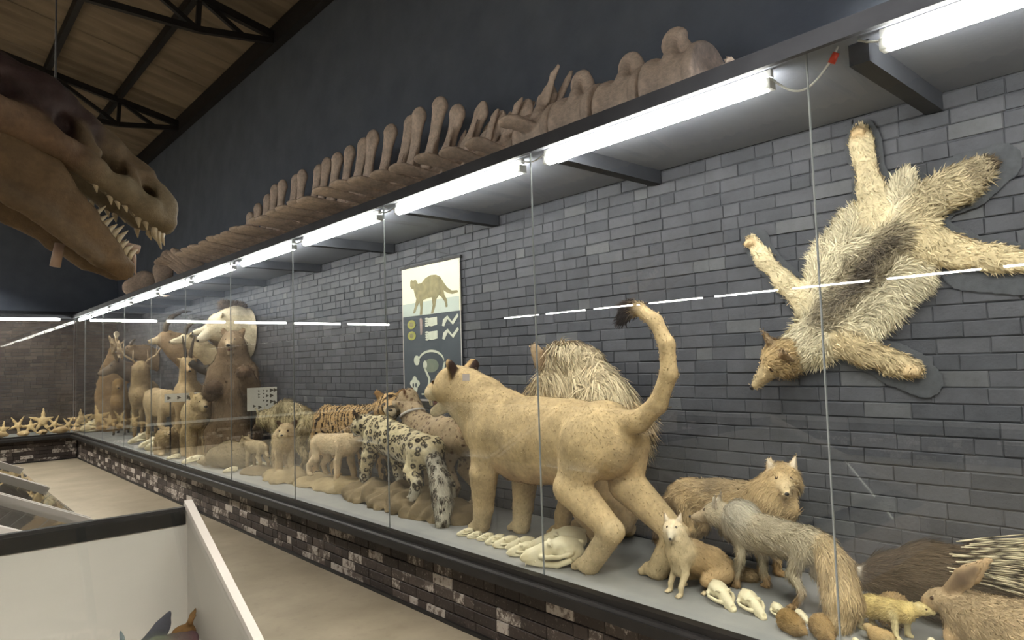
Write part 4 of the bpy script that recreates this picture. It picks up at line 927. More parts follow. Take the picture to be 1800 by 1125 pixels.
# ---- wolf skin on the wall
def wolf_skin():
    yc, zc = 1.33, 1.95; N = (1, 0, 0)
    P = lambda y, z, r, dx=0: (dx, y-yc, z-zc, r)
    cream = C(226, 214, 184); grey = C(150, 138, 116); dark = C(86, 78, 70); tanl = C(208, 188, 150); face = C(176, 152, 122)
    B = Body(.05); B.col = cream; B.fur = .05
    B.chain([P(1.53, 1.66, .105), P(1.44, 1.79, .15), P(1.32, 1.95, .165), P(1.19, 2.07, .15), P(1.09, 2.15, .12)], n=N, fl=.22, dir=(0, -.65, .5))
    B.chain([P(1.50, 1.73, .045, -.03), P(1.40, 1.83, .06, -.035), P(1.27, 1.97, .07, -.035), P(1.12, 2.10, .06, -.03)], n=N, fl=.3, col=grey, dir=(0, -.65, .5), fur=.04)
    B.chain([P(1.42, 1.80, .02, -.045), P(1.26, 1.96, .035, -.05), P(1.14, 2.08, .025, -.045)], n=N, fl=.4, col=dark, dir=(0, -.65, .5), fur=.035, k=.02)
    B.chain([P(1.52, 1.84, .06), P(1.42, 2.05, .08), P(1.28, 2.19, .085)], n=N, fl=.2, dir=(0, .3, .6), fur=.06)       # flank fringe
    B.chain([P(1.36, 1.68, .06), P(1.22, 1.82, .08), P(1.09, 1.95, .09)], n=N, fl=.2, dir=(0, -.5, -.4), fur=.06)
    B.chain([P(1.20, 2.19, .09), P(1.225, 2.36, .052), P(1.242, 2.50, .042), P(1.252, 2.58, .046), P(1.255, 2.635, .036)], n=N, fl=.35, col=C(222, 206, 170), fur=.022)
    B.chain([P(1.03, 2.08, .10), P(.90, 2.01, .06), P(.76, 1.965, .048), P(.62, 1.93, .042)], n=N, fl=.35, col=C(220, 202, 164), fur=.024)
    B.chain([P(1.54, 1.84, .07), P(1.66, 1.96, .045), P(1.77, 2.10, .036), P(1.83, 2.195, .036)], n=N, fl=.4, col=C(226, 210, 174), fur=.022)
    B.chain([P(1.41, 1.66, .08), P(1.30, 1.60, .06), P(1.18, 1.545, .045), P(1.10, 1.515, .045)], n=N, fl=.4, col=tanl, fur=.028)
    B.chain([P(1.09, 2.18, .05), P(1.085, 2.28, .05), P(1.08, 2.36, .045)], n=N, fl=.3, fur=.045, dir=(0, 0, 1))
    B.chain([P(1.06, 2.19, .06), P(.98, 2.25, .065), P(.89, 2.29, .07), P(.81, 2.33, .05)], n=N, fl=.45, fur=.05, col=C(206, 190, 156)); B.cap(P(.82, 2.325, 0)[:3], P(.775, 2.345, 0)[:3], .05, .03, n=N, fl=.5, col=C(84, 70, 60), fur=.045)
    for (y, z) in ((1.255, 2.64), (1.835, 2.20), (1.095, 1.51)):
        for k in (-1, 0, 1): B.ell((-.02, y-yc+.018*k, z-zc+.012*abs(k)*-1), (.018, .014, .018), k=.008, col=C(214, 188, 148), fur=.008)
    # neck and full mask
    B.chain([P(1.53, 1.66, .10), P(1.60, 1.62, .09, -.02)], n=N, fl=.5, fur=.05)
    B.ell((3.018, 0, 0), (3, 9, 9), sub=True, k=.004)
    R0 = np.stack([np.array([-.30, .62, -.62]), np.array([-.25, -.78, -.62]), np.array([-.90, .05, .32])], 1); R0[:, 0] /= np.linalg.norm(R0[:, 0])
    R0[:, 1] -= R0[:, 0]*(R0[:, 0]@R0[:, 1]); R0[:, 1] /= np.linalg.norm(R0[:, 1]); R0[:, 2] = np.cross(R0[:, 0], R0[:, 1])
    info = head(B, 'dog', (-.075, 1.68-yc, 1.575-zc), R0, .34, C(186, 160, 118), C(204, 182, 144), face, .028, inner=C(150, 122, 90), earfur=.015)
    o = finish('wolf_skin', B, (XW-.035, yc, zc), 0, 'spread cream and grey wolf skin with head, pinned to the brick wall', 'skin', .0105, fur_n=52000, fur_w=.0030, lift=.34, jitter=.38, clump=.30, seed=31, droop=.12, tint=.20, wall=(.022, 1))
    face_parts(o, info)
    K = Body(.03); fel = .034
    for q in [q for q in B.p if not q['sub']][:38]:
        if q['t'] == 'c': K.cap((0, q['a'][1], q['a'][2]), (0, q['b'][1], q['b'][2]), q['ra']+fel, q['rb']+fel, n=N, fl=.06)
    K.cap((0, .35, -.38), (0, .46, -.44), .12, .05, n=N, fl=.06); K.cap((0, -.50, .37), (0, -.60, .41), .13, .09, n=N, fl=.07); K.cap((0, -.16, -.42), (0, -.27, -.49), .10, .08, n=N, fl=.07); K.cap((0, -.66, -.06), (0, -.46, -.02), .09, .09, n=N, fl=.07); K.cap((0, .48, .25), (0, .52, .28), .07, .06, n=N, fl=.07)
    b = obj('felt_backing', body_mesh('felt_backing', K, .012, mat_noise('grey felt', srgb(72, 74, 78), srgb(84, 86, 90), 30, .95, .05, .2, 200)), o, (.018, 0, 0)); b['label'] = 'dark grey felt border'
wolf_skin()
# ---- trophy heads on the wall
def trophy(name, label, y, z, reach, s, cols, kind='deer', yaw=0, pitch=-5, nr=.12, after=None, cut=None, drop=.1, fur=.014):
    B = Body(.05); B.col = cols[0]; B.fur = fur; hx = reach-s*.45
    B.chain([(.03, 0, -drop-.10, nr*1.5), (hx*.45, 0, -drop*.8, nr*1.25), (hx*.85, 0, -.03, nr*.9)], n=(0, 1, 0), fl=.8)
    B.ell((.01, 0, -drop-.1), (.02, nr*1.3, nr*1.6)); B.ell((-3.0, 0, 0), (3.0, 9, 9), sub=True, k=.004)
    info = head(B, kind, (hx, 0, 0), frame(yaw, pitch), s, cols[1], cols[2], cols[0], fur*.7)
    o = finish(name, B, (XW-.02, y, z), 180, label, 'trophy', .016, info=info, fur_n=5000, fur_w=.005, seed=len(label), wall=(.008, -1))
    if after: after(o, info)
    return o
def ibex_horns(o, info):
    T = info['T']
    for y in (1, -1): MB().tube([tuple(T(*q)) for q in ((-.08, .06*y, .14), (-.14, .12*y, .50), (-.40, .20*y, .85), (-.78, .26*y, 1.02), (-1.08, .3*y, .98))], [.034, .034, .030, .022, .007], 9).build('horn', M_horn, o, smooth=True)
def gaz_horns(o, info):
    T = info['T']
    for y in (1, -1): MB().tube([tuple(T(*q)) for q in ((-.05, .06*y, .14), (-.12, .09*y, .42), (-.40, .13*y, .66), (-.80, .16*y, .74))], [.024, .024, .018, .005], 9).build('horn', M_horn, o, smooth=True)
def short_horns(o, info):
    T = info['T']
    for y in (1, -1): MB().tube([tuple(T(*q)) for q in ((-.06, .06*y, .12), (-.14, .10*y, .34), (-.30, .13*y, .48))], [.026, .022, .006], 8).build('horn', M_horn, o, smooth=True)
trophy('trophy_head', 'dark small trophy head with short horns, farthest left of the wall heads', 13.3, 2.02, .62, .36, (C(126, 106, 84), C(132, 110, 88), C(140, 120, 98)), after=short_horns)
trophy('trophy_head', 'large brown ibex trophy head with horns sweeping far back', 11.3, 2.12, .60, .38, (C(148, 124, 96), C(168, 144, 112), C(196, 178, 146)), after=ibex_horns, nr=.17, drop=.18)
trophy('trophy_head', 'pale gazelle trophy head with dark eye stripe and curved horns', 10.3, 2.07, .57, .34, (C(206, 186, 150), C(212, 192, 154), C(226, 212, 182)), after=gaz_horns, nr=.10, drop=.18)
trophy('trophy_head', 'goat trophy head with white face and dark shaggy crown', 9.4, 2.15, .54, .32, (C(112, 96, 78), C(196, 180, 150), C(222, 210, 184)), after=short_horns, nr=.12, drop=.12, fur=.03)
def bull_top(o, info):
    M = Body(.03); M.col = C(110, 92, 72); M.fur = .06; M.cap((.12, 0, .22), (.34, 0, .24), .06, .05, dir=(-.3, 0, 1)); obj('mane', body_mesh('mane', M, .014, M_fur, fur_n=2500, fur_w=.004, lift=.8), o)
trophy('trophy_head', 'big white cattle trophy head with square cut neck, right of the other wall heads', 8.95, 2.18, .66, .50, (C(222, 208, 178), C(226, 212, 182), C(232, 220, 194)), pitch=-34, nr=.20, drop=.0, after=bull_top)
def dark_bird():
    B = Body(.02); B.col = C(62, 58, 52); B.fur = .02
    B.chain([(.20, 0, .02, .05), (.05, 0, 0, .085), (-.12, 0, -.02, .06)]); B.chain([(.22, 0, .03, .04), (.30, 0, .09, .045)], col=C(48, 46, 44)); B.chain([(-.14, 0, -.03, .05), (-.30, 0, -.16, .045), (-.36, 0, -.36, .012)], n=(1, 0, 1), fl=.4)
    B.cap((.30, 0, .09), (.37, 0, .085), .016, .004, col=C(150, 130, 90), fur=0)
    for y in (1, -1): B.chain([(.10, .07*y, .02, .05), (-.05, .12*y, .0, .06), (-.22, .11*y, -.08, .02)], n=(0, 1, 0), fl=.35, col=C(150, 144, 130))
    MBp = finish('pheasant', B, (XW-.42, 8.95, 1.60), 175, 'dark stuffed game bird with hanging tail below the white trophy head', 'bird', .010, fur_n=4000, fur_w=.005, seed=9)
    MB().tube([(-.05, 0, .05), (-.40, 0, .12)], .010, 8).build('bracket', M_dark, MBp)
dark_bird()
# ---- hanging hide and moose head at the far corner
def hide():
    B = Body(.04); tn = C(168, 138, 102); B.col = tn; B.fur = .012; N = (0, 1, 0)
    B.chain([(.06, 0, 1.80, .05), (.05, 0, 1.55, .12), (.0, 0, 1.15, .22), (-.02, 0, .70, .28), (-.03, 0, .25, .27)], n=N, fl=.14)
    B.cap((-.03, 0, .25), (-.25, 0, .06), .16, .06, n=N, fl=.16); B.cap((-.03, 0, .25), (.22, 0, .06), .16, .06, n=N, fl=.16); B.cap((.0, 0, 1.1), (.26, 0, .95), .12, .05, n=N, fl=.18, col=C(150, 110, 72)); B.cap((0, 0, 1.1), (-.24, 0, .92), .12, .05, n=N, fl=.18)
    B.ell((.06, 0, 1.87), (.05, .03, .06), col=C(220, 206, 176))
    o = finish('hide', B, (3.02, 15.0, ZL), 0, 'tall tan animal hide hanging from the case top at the far corner', 'hide', .014, fur_n=6000, fur_w=.005, seed=8)
    MB().tube([(.06, 0, 1.90), (.06, 0, ZT-ZL)], .006, 6).build('hanging_wire', M_steel, o)
hide()
def palm(o, info):
    T = info['T']
    for y in (1, -1):
        MB().tube([tuple(T(-.1, .10*y, .14)), tuple(T(-.16, .45*y, .26))], [.03, .03], 8).build('antler', M_antler, o, smooth=True)
        B = Body(.02); B.chain([(*T(-.16, .42*y, .26), .05), (*T(-.22, .75*y, .55), .10), (*T(-.24, .85*y, .80), .06)], n=(1, 0, .3), fl=.25)
        for a in ((.62, .86), (.80, 1.0), (1.0, .95), (1.1, .72)): B.cap(T(-.22, .78*y, .6), T(-.22, a[0]*y, a[1]), .035, .012, k=.02)
        obj('antler_palm', body_mesh('antler_palm', B, .012, M_antler), o)
mh = Body(.05); mh.col = C(92, 78, 66); mh.fur = .02; mh.chain([(-.02, 0, -.2, .20), (.25, 0, -.10, .16), (.42, 0, 0, .13)], n=(0, 1, 0), fl=.8)
mh.ell((-3.0, 0, 0), (3.0, 9, 9), sub=True, k=.004); _i = head(mh, 'deer', (.50, 0, .02), frame(-10, -18), .52, C(104, 88, 74), C(132, 116, 98), C(84, 70, 58), .014)
palm(finish('moose_head', mh, (XW-.05, 13.9, 1.72), 172, 'dark moose trophy head with palmate antlers beside the hanging hide', 'trophy', .016, info=_i, fur_n=5000, fur_w=.005), _i)
# ---- starfish along the far ledge
def starfish_mesh(seed, fat):
    r = random.Random(seed); B = Body(.035); B.ell((0, 0, 0), (.06*fat, .035, .06*fat))
    for i in range(5):
        a = math.pi/2+2*math.pi*i/5+r.uniform(-.12, .12); L = r.uniform(.17, .24); b = r.uniform(-.03, .03)
        B.chain([(0, 0, 0, .040*fat), (math.cos(a)*L*.55, b*.5, math.sin(a)*L*.55, .024*fat), (math.cos(a)*L, b, math.sin(a)*L, .013)], n=(0, 1, 0), fl=.8)
    return body_mesh('starfish', B, .012, mat_noise('sandy starfish %d' % seed, srgb(214, 190, 146), srgb(190, 160, 116), 20, .9, .1, .8, 90), amp=.003, ascale=90, seed=seed)
SF = [starfish_mesh(k, f) for k, f in ((1, 1.0), (2, .9), (3, 1.15))]
sdat = [(1.40, 15.80, 0, .75, 'leftmost starfish, cut by the edge of the photograph'), (1.63, 15.88, 1, .95, 'reddish tan starfish second from the left on the far ledge'), (1.82, 15.80, 2, .8, 'thin pale starfish leaning before the tallest one'), (2.02, 15.90, 0, 1.25, 'tallest starfish with one arm straight up on the far ledge'),
        (2.20, 15.84, 1, .85, 'starfish with spread thin arms right of the tallest one'), (2.43, 15.82, 1, .75, 'small tan starfish beside the whitest one'), (2.64, 15.86, 2, 1.15, 'whitest starfish near the corner of the far ledge'), (3.05, 15.7, 0, 1.0, 'tan starfish behind the heavy white corner skull')]
for x, y, k, s, lb in sdat:
    o = obj('starfish', SF[k], None, (x, y, ZL+.19*s), (-.28, random.Random(len(lb)).uniform(-.15, .15)+(.6 if k == 1 else 0), random.Random(len(lb)).uniform(-.3, .3))); s *= .88; o.scale = (s, s, s); props(o, lb, 'starfish', 'starfish on the far ledge')
M_shell = mat_noise('sandy shell', srgb(206, 180, 138), srgb(180, 146, 104), 14, .6, .3, .4, 50)
def shell(label, loc, s, rz):
    B = Body(.02); B.ell((0, 0, .055), (.11, .075, .06)); B.chain([(.06, 0, .055, .05), (.13, 0, .05, .034), (.19, 0, .045, .01)]); B.cap((-.05, .05, .05), (-.12, .09, .05), .022, .006); B.cap((-.02, -.05, .06), (-.06, -.10, .07), .022, .006); B.ell((-.02, -.03, .03), (.07, .03, .035), sub=True)
    for q in B.p:
        for k in ('a', 'b', 'r', 'ra', 'rb', 'k'):
            if k in q: q[k] = q[k]*s
    props(obj('sea_shell', body_mesh('sea_shell', B, .010, M_shell), None, loc, (0, 0, rz)), label, 'shell', 'shells on the far ledge')
for lb, x, y, s, rz in (('pink tan sea shell at the left edge of the far ledge', 1.30, 15.60, 1.0, .4), ('sea shell lying under the reddish starfish', 1.70, 15.60, .9, 2.2), ('sea shell under the tallest starfish', 1.98, 15.58, .85, 1.0),
                        ('broad sea shell between the spread starfish and the small tan one', 2.29, 15.62, 1.1, 3.6), ('sea shell under the whitest starfish near the corner', 2.52, 15.60, .85, 5.0)): shell(lb, (x, y, ZL), s, rz)
props(MB().tube([(0, 0, 0), (.0, 0, .3), (.02, 0, .62)], [.07, .055, .008], 12).build('tusk', M_bone, None, (3.26, 14.55, ZL), None, True), 'pale upright tusk beside the tan hide', 'tusk')
# ================================================================== WHALE SPINE, DINOSAUR SKULL, PICTURES, TABLE CASES
whale_c = C(226, 208, 193); whale_d = C(208, 190, 175)
def spine():
    root = empty('whale_spine', (2.95, 2.0, ZT+.037), 0, 'row of beige whale vertebrae lying along the top of the case', 'skeleton')
    y = 1.93; i = 0; r0 = random.Random(9)
    while y < 8.75:
        t = (y-1.9)/8.5; near = max(0, 1-(y-1.9)/1.5)
        rc = .19 if y < 3.0 else .145-.05*max(0, (y-4)/6.5); ln = .30 if y < 3.1 else .215-.03*t
        B = Body(.03); B.col = whale_c; B.fur = 0; zc = rc+.012 if y > 3.1 else rc+.02
        B.cap((0, -ln*.40, zc), (0, ln*.40, zc), rc*.86, rc*.86, dir=(0, 1, 0)); B.cap((0, -ln*.47, zc), (0, -ln*.40, zc), rc*.98, rc*.98, n=(0, 1, 0), fl=.3); B.cap((0, ln*.40, zc), (0, ln*.47, zc), rc*.98, rc*.98, n=(0, 1, 0), fl=.3)
        for sgn in (-1, 1): B.ell((0, sgn*(ln*.5+rc*.27), zc), (rc*1.3, rc*.3, rc*1.3), sub=True, k=.01)
        # neural arch and spine
        top = (.10 if y < 2.1 else .17 if y < 2.5 else .22 if y < 3.1 else .34 if y < 3.6 else .47) if y < 4.0 else (.60 if y < 7.2 else .60-.32*(y-7.2)/1.2 if y < 8.4 else .26)
        lean = (-.15+r0.uniform(-.03, .03))*(1 if y > 3.1 else .2)
        zt = zc+rc+(.04 if y < 2.2 else .07 if y < 2.8 else .12) if y < 3.1 else max(zc+rc+.06, top+.14)
        for s in (-1, 1): B.cap((s*rc*.45, .02, zc+rc*.7), (s*.012, .03, zc+rc+.075), .034, .028)
        wd = .082 if y < 8 else .05
        B.chain([(0, .03, zc+rc+.05, wd), (0, .03+lean*.45, (zc+rc+zt)/2, wd*.66), (0, .03+lean*.9, zt-.04, wd*.80), (0, .03+lean, zt, wd*1.05 if y > 3.9 else wd*.5)], n=(1, 0, 0), fl=.5, k=.02)
        if 2.75 < y < 5.0:   # front hooks of the arch
            for s in (-1, 1): B.chain([(s*.045, -.02, zc+rc+.04, .035), (s*.06, -.10, zc+rc+.11+.05*(y > 2.6), .026), (s*.055, -.14, zc+rc+.15+.05*(y > 2.6), .018)], n=(1, 0, 0), fl=.5, k=.015)
        # transverse processes
        lt = 0 if y < 2.9 else min(.38, .06+.16*(y-2.9)); up = .02+.05*max(0, (y-6)/4)
        if lt:
            for s in (-1, 1):
                lt = min(lt, .17) if s > 0 else lt; B.chain([(s*rc*.7, 0, zc+.02, .065), (s*(rc+lt*.5), .03, zc+.03+up, .064), (s*(rc+lt), .07, zc+.03+up*2, .085)], n=(0, .15, 1), fl=.28, k=.02)
        o = obj('vertebra', body_mesh('vertebra', B, .013 if y < 6 else .015, M_cast), root, (r0.uniform(-.008, .008), y-2.0, 0), (0, r0.uniform(-.05, .05), r0.uniform(-.05, .05)))
        y += (.325 if y < 3.0 else .232); i += 1
    B = Body(.03); B.col = whale_d; B.fur = 0      # fan-shaped neck block and shoulder blade at the far end
    for k in range(6): B.chain([(-.05, -.75+.16*k, .10, .06), (-.30, -.70+.16*k, .24+.02*k, .07), (-.46, -.66+.15*k, .36-.01*k, .04)], n=(.2, 1, .3), fl=.35, k=.012)
    obj('neck_ribs', body_mesh('neck_ribs', B, .016, M_cast), root, (0, 7.75, 0))
    B = Body(.03); B.col = whale_d; B.fur = 0
    B.chain([(0, 0, .03, .11), (-.02, .02, .30, .13), (.03, .0, .52, .08)], n=(.3, 1, 0), fl=.28)
    obj('shoulder_blade', body_mesh('shoulder_blade', B, .016, M_cast), root, (-.20, 8.45, -.012))
    B = Body(.03); B.col = whale_d; B.fur = 0; B.chain([(.12, 0, .10, .08), (-.06, .06, .22, .17), (-.22, .1, .14, .13)], n=(.4, 1, 0), fl=.3)
    obj('shoulder_blade', body_mesh('shoulder_blade', B, .016, M_cast), root, (-.20, 9.25, -.012))
spine()
def rex():
    root = empty('dinosaur_skull', (.55, 3.3, 2.4), 0, 'huge brown carnivorous dinosaur skull with open toothed jaws hanging under the roof', 'dinosaur')
    lo = (-.55, 0, -2.4)     # coordinates below are world x and z around the hanging point
    P = lambda x, y, z: (x-.55, y, z-2.4)
    red = C(46, 34, 32); br = C(84, 70, 53); jw = C(84, 67, 47); tip = C(98, 86, 67)
    B = Body(.045); B.fur = 0
    B.chain([(*P(-.15, 0, 2.70), .24), (*P(.15, 0, 2.70), .20), (*P(.36, 0, 2.665), .165), (*P(.50, 0, 2.60), .12)], n=(0, 1, 0), fl=1.0, col=red)
    B.chain([(*P(.44, 0, 2.665), .10), (*P(.62, 0, 2.565), .072), (*P(.76, 0, 2.455), .066), (*P(.835, 0, 2.36), .055)], n=(0, 1, 0), fl=.9, col=br)       # nasal ridge
    for s in (1, -1):
        B.chain([(*P(-.1, .20*s, 2.60), .11), (*P(.20, .19*s, 2.60), .085), (*P(.42, .155*s, 2.52), .06), (*P(.56, .125*s, 2.44), .045)], col=C(84, 66, 50))     # cheek bar
        B.chain([(*P(.54, .125*s, 2.45), .050), (*P(.66, .10*s, 2.385), .050), (*P(.78, .07*s, 2.31), .052), (*P(.855, .03*s, 2.275), .045)], col=tip)     # upper jaw
        B.chain([(*P(.855, .03*s, 2.275), .045), (*P(.86, .03*s, 2.34), .04), (*P(.82, .03*s, 2.39), .045)], col=tip)
        B.chain([(*P(.52, .10*s, 2.60), .03), (*P(.58, .115*s, 2.50), .026), (*P(.60, .12*s, 2.43), .03)], col=br, k=.02); B.chain([(*P(.38, .14*s, 2.66), .03), (*P(.45, .15*s, 2.53), .03)], col=red, k=.02)
        B.cap(P(.70, .06*s, 2.49), P(.735, .085*s, 2.38), .026, .026, col=br, k=.02)
        B.ell(P(.47, .17*s, 2.60), (.045, .09, .06), sub=True, k=.02); B.ell(P(.645, .13*s, 2.475), (.055, .10, .040), frame(0, -30), sub=True, k=.02); B.ell(P(.785, .07*s, 2.385), (.035, .06, .022), frame(0, -42), sub=True, k=.012); B.ell(P(.26, .22*s, 2.69), (.07, .08, .06), sub=True, k=.03)
    up = obj('cranium', body_mesh('cranium', B, .0125, M_cast, amp=.004, ascale=45), root); up['label'] = 'dark reddish brown upper skull'
    J = Body(.03); J.fur = 0
    for s in (1, -1):
        J.chain([(*P(-.2, .19*s, 2.56), .10), (*P(.12, .185*s, 2.49), .125), (*P(.36, .16*s, 2.345), .124), (*P(.50, .125*s, 2.215), .090), (*P(.62, .08*s, 2.105), .062), (*P(.695, .035*s, 2.048), .048)], n=(0, 1, 0), fl=.36, col=jw)
        J.chain([(*P(.10, .19*s, 2.40), .03), (*P(.40, .165*s, 2.23), .035), (*P(.58, .10*s, 2.08), .032)], col=br, k=.02)
    jo = obj('lower_jaw', body_mesh('lower_jaw', J, .0125, M_cast, amp=.004, ascale=45), root); jo['label'] = 'tan brown lower jaw'
    rr = random.Random(3)
    def teeth(parent, a, b, d, n, lens, s):
        for i in range(n):
            t = (i+.5)/n; p = Vector(lerp(a, b, t)); L = lens*rr.uniform(.6, 1.15); dd = Vector(d).normalized(); q = p+dd*L+Vector((.012, 0, 0)); m = p+dd*L*.5+Vector((-.004, 0, 0))
            MB().tube([p-dd*.02, m, q], [.0145, .0125, .002], 8).build('tooth', M_oldtooth, parent, smooth=True)
    M_oldtooth = mat_noise('aged tooth', srgb(160, 146, 120), srgb(140, 124, 98), 40, .45, .4)
    for s in (1, -1):
        teeth(up, P(.575, .125*s, 2.415), P(.80, .065*s, 2.265), (-.35, 0, -1), 8, .068, s); teeth(up, P(.81, .055*s, 2.255), P(.865, .015*s, 2.235), (-.1, 0, -1), 3, .075, s)
        teeth(jo, P(.555, .115*s, 2.235), P(.725, .03*s, 2.085), (.55, 0, 1), 9, .07, s)
    MB().tube([P(.56, .0, 2.20), P(.70, 0, 2.155), P(.765, 0, 2.14)], [.020, .018, .020], 10).build('hyoid_bone', M_cast2, root, smooth=True)
    MB().tube([P(.735, -.0, 2.14), P(.742, 0, 2.10), P(.750, 0, 2.03)], [.016, .012, .003], 8).build('hyoid_tip', M_cast2, root, smooth=True)
    MB().tube([P(.47, .0, 2.14), P(.455, .0, 2.045)], [.018, .020], 10).build('peg', M_cast2, root, smooth=True)
    for x in (.18, .45): MB().tube([P(x, 0, 2.72), P(x, 0, roof_z(x)-.06)], .004, 6).build('steel_cable', M_steel, root)
M_cast2 = mat_noise('grey brown bone', srgb(150, 126, 108), srgb(130, 108, 92), 12, .6, .3)
rex()
# ---- hanging cat chart
M_paper = mat_noise('cream chart paper', srgb(238, 236, 206), srgb(232, 230, 200), 2, .7, .2); M_slate = mat_noise('slate chart panel', srgb(72, 78, 84), srgb(78, 84, 90), 3, .7, .2)
M_bluegrey = mat_noise('pale blue grey print', srgb(176, 186, 180), srgb(190, 198, 188), 3, .7, .2); M_catfur = mat_noise('printed cat fur', srgb(150, 142, 108), srgb(122, 114, 88), 18, .7, .2); M_print = mat_noise('printed bone white', srgb(206, 208, 192), srgb(186, 190, 172), 12, .7, .2)
M_olive = mat_noise('printed olive', srgb(160, 160, 92), srgb(140, 138, 76), 12, .7, .2); M_mauve = mat_noise('printed mauve', srgb(156, 140, 134), srgb(140, 124, 120), 12, .7, .2)
def chart():
    y0, z1, wd, hu, hl = 5.27, 2.465, .87, .435, .735     # left edge (far), top, width, upper and lower heights
    t = empty('cat_chart', (XW-.022, y0, z1), 0, 'hanging chart of a walking cat above its skeleton on a dark ground', 'poster')
    bx = lambda u0, u1, v0, v1, d0, d1: ((-d1, -wd*u1, -v1), (-d0, -wd*u0, -v0))
    def flat(name, poly, top, H, d, m, th=.0012, par=t):
        return MB().prism([(u*wd, -(top+v*H)) for u, v in poly], (-d, 0, 0), (0, -1, 0), (0, 0, 1), -th if False else th).build(name, m, par)
    MB().box(*bx(0, 1, 0, hu, 0, .004)).build('upper_sheet', M_paper, t); MB().box(*bx(0, 1, hu, hu+hl, 0, .004)).build('lower_sheet', M_slate, t)
    for u in (0, .988): MB().box(*bx(u, u+.012, 0, hu+hl, .004, .0052)).build('white_border', M_white, t)
    MB().box(*bx(-.01, 1.01, hu+hl-.006, hu+hl+.012, -.002, .010)).build('bottom_rod', M_white, t); MB().box(*bx(-.025, 1.025, -.016, .004, -.004, .012)).build('top_rod', M_steel, t)
    MB().tube([(0, .02, 0), (0, -wd*.47, .13), (0, -wd*1.02, 0)], .0022, 6).build('hanging_cord', M_steel, t)
    D = -.0062
    def fl(name, poly, top, H, m, lvl=0): return flat(name, poly, top, H, .0064+.0014*lvl, m)
    fl('printed_ground', [(.02, .74), (.98, .72), (.98, 1), (.02, 1)], 0, hu, M_bluegrey)
    cat = [(.17, .22), (.19, .19), (.22, .22), (.26, .20), (.285, .24), (.30, .30), (.37, .30), (.44, .21), (.53, .17), (.62, .18), (.69, .24), (.74, .36), (.80, .48), (.87, .56), (.96, .57), (.97, .61), (.88, .63), (.79, .58), (.735, .52), (.75, .62), (.79, .72), (.80, .87), (.77, .88), (.755, .76), (.70, .65), (.66, .60), (.62, .68), (.60, .82), (.56, .97), (.52, .97), (.555, .80), (.54, .63), (.46, .64), (.39, .66), (.38, .80), (.37, .97), (.325, .97), (.34, .82), (.325, .70), (.28, .80), (.24, .92), (.205, .92), (.24, .78), (.27, .62), (.24, .50), (.225, .40), (.19, .39), (.165, .33)]
    fl('printed_cat', cat, .03, hu-.02, M_catfur, 1)
    def ring(cx, cy, rx, ry, k=14): return [(cx+rx*math.cos(2*math.pi*i/k), cy+ry*math.sin(2*math.pi*i/k)) for i in range(k)]
    lw = lambda pts, w: [(p[0]-w, p[1]) for p in pts]+[(p[0]+w, p[1]) for p in pts[::-1]]
    for cy in (.10, .235): fl('printed_eye_section', ring(.17, cy, .075, .055), hu, hl, M_olive); fl('printed_eye_pupil', ring(.17, cy, .035, .03), hu, hl, M_catfur, 1)
    fl('printed_bone', [(.32, .04), (.35, .03), (.37, .06), (.362, .20), (.35, .235), (.33, .235), (.325, .2)], hu, hl, M_mauve)
    for cy in (.09, .25):
        fl('printed_paw', [(.46, cy-.045), (.62, cy-.05), (.62, cy+.04), (.52, cy+.055), (.46, cy+.04)], hu, hl, M_print)
        for q in (-.04, -.012, .016, .044): fl('printed_toe', ring(.445, cy+q, .03, .013, 8), hu, hl, M_print, 1)
    for cy in (.05, .20): fl('printed_leg_bone', [(.70, cy+.10), (.72, cy+.03), (.79, cy-.01), (.86, cy+.06), (.95, cy-.02), (.965, cy+.01), (.875, cy+.10), (.79, cy+.03), (.735, cy+.11)], hu, hl, M_print)
    arc = [(.50+.22*math.cos(a), .56-.13*math.sin(a)) for a in np.linspace(2.9, .15, 14)]
    fl('printed_spine', [(x, y-.014) for x, y in arc]+[(x, y+.014) for x, y in arc[::-1]], hu, hl, M_print); fl('printed_ribcage', ring(.50, .60, .13, .08), hu, hl, mat_noise('printed grey green', srgb(112, 120, 108), srgb(126, 132, 116), 10, .7, .2))
    fl('printed_skull', ring(.255, .535, .05, .06), hu, hl, M_print, 1); fl('printed_shoulder', ring(.40, .59, .035, .05), hu, hl, M_print, 1)
    fl('printed_foreleg', [(.37, .62), (.40, .62), (.49, .755), (.44, .94), (.33, .945), (.33, .925), (.41, .925), (.455, .76)], hu, hl, M_print, 1); fl('printed_hindleg', [(.72, .56), (.75, .56), (.70, .70), (.78, .80), (.74, .93), (.71, .93), (.745, .80), (.67, .70)], hu, hl, M_print, 1)
    fl('printed_head_skull', ring(.21, .83, .055, .11), hu, hl, M_print, 1); fl('printed_cheek', ring(.21, .81, .09, .05), hu, hl, M_print)
    for u in (.185, .235): fl('printed_socket', ring(u, .83, .014, .03, 8), hu, hl, M_slate, 2)
chart()
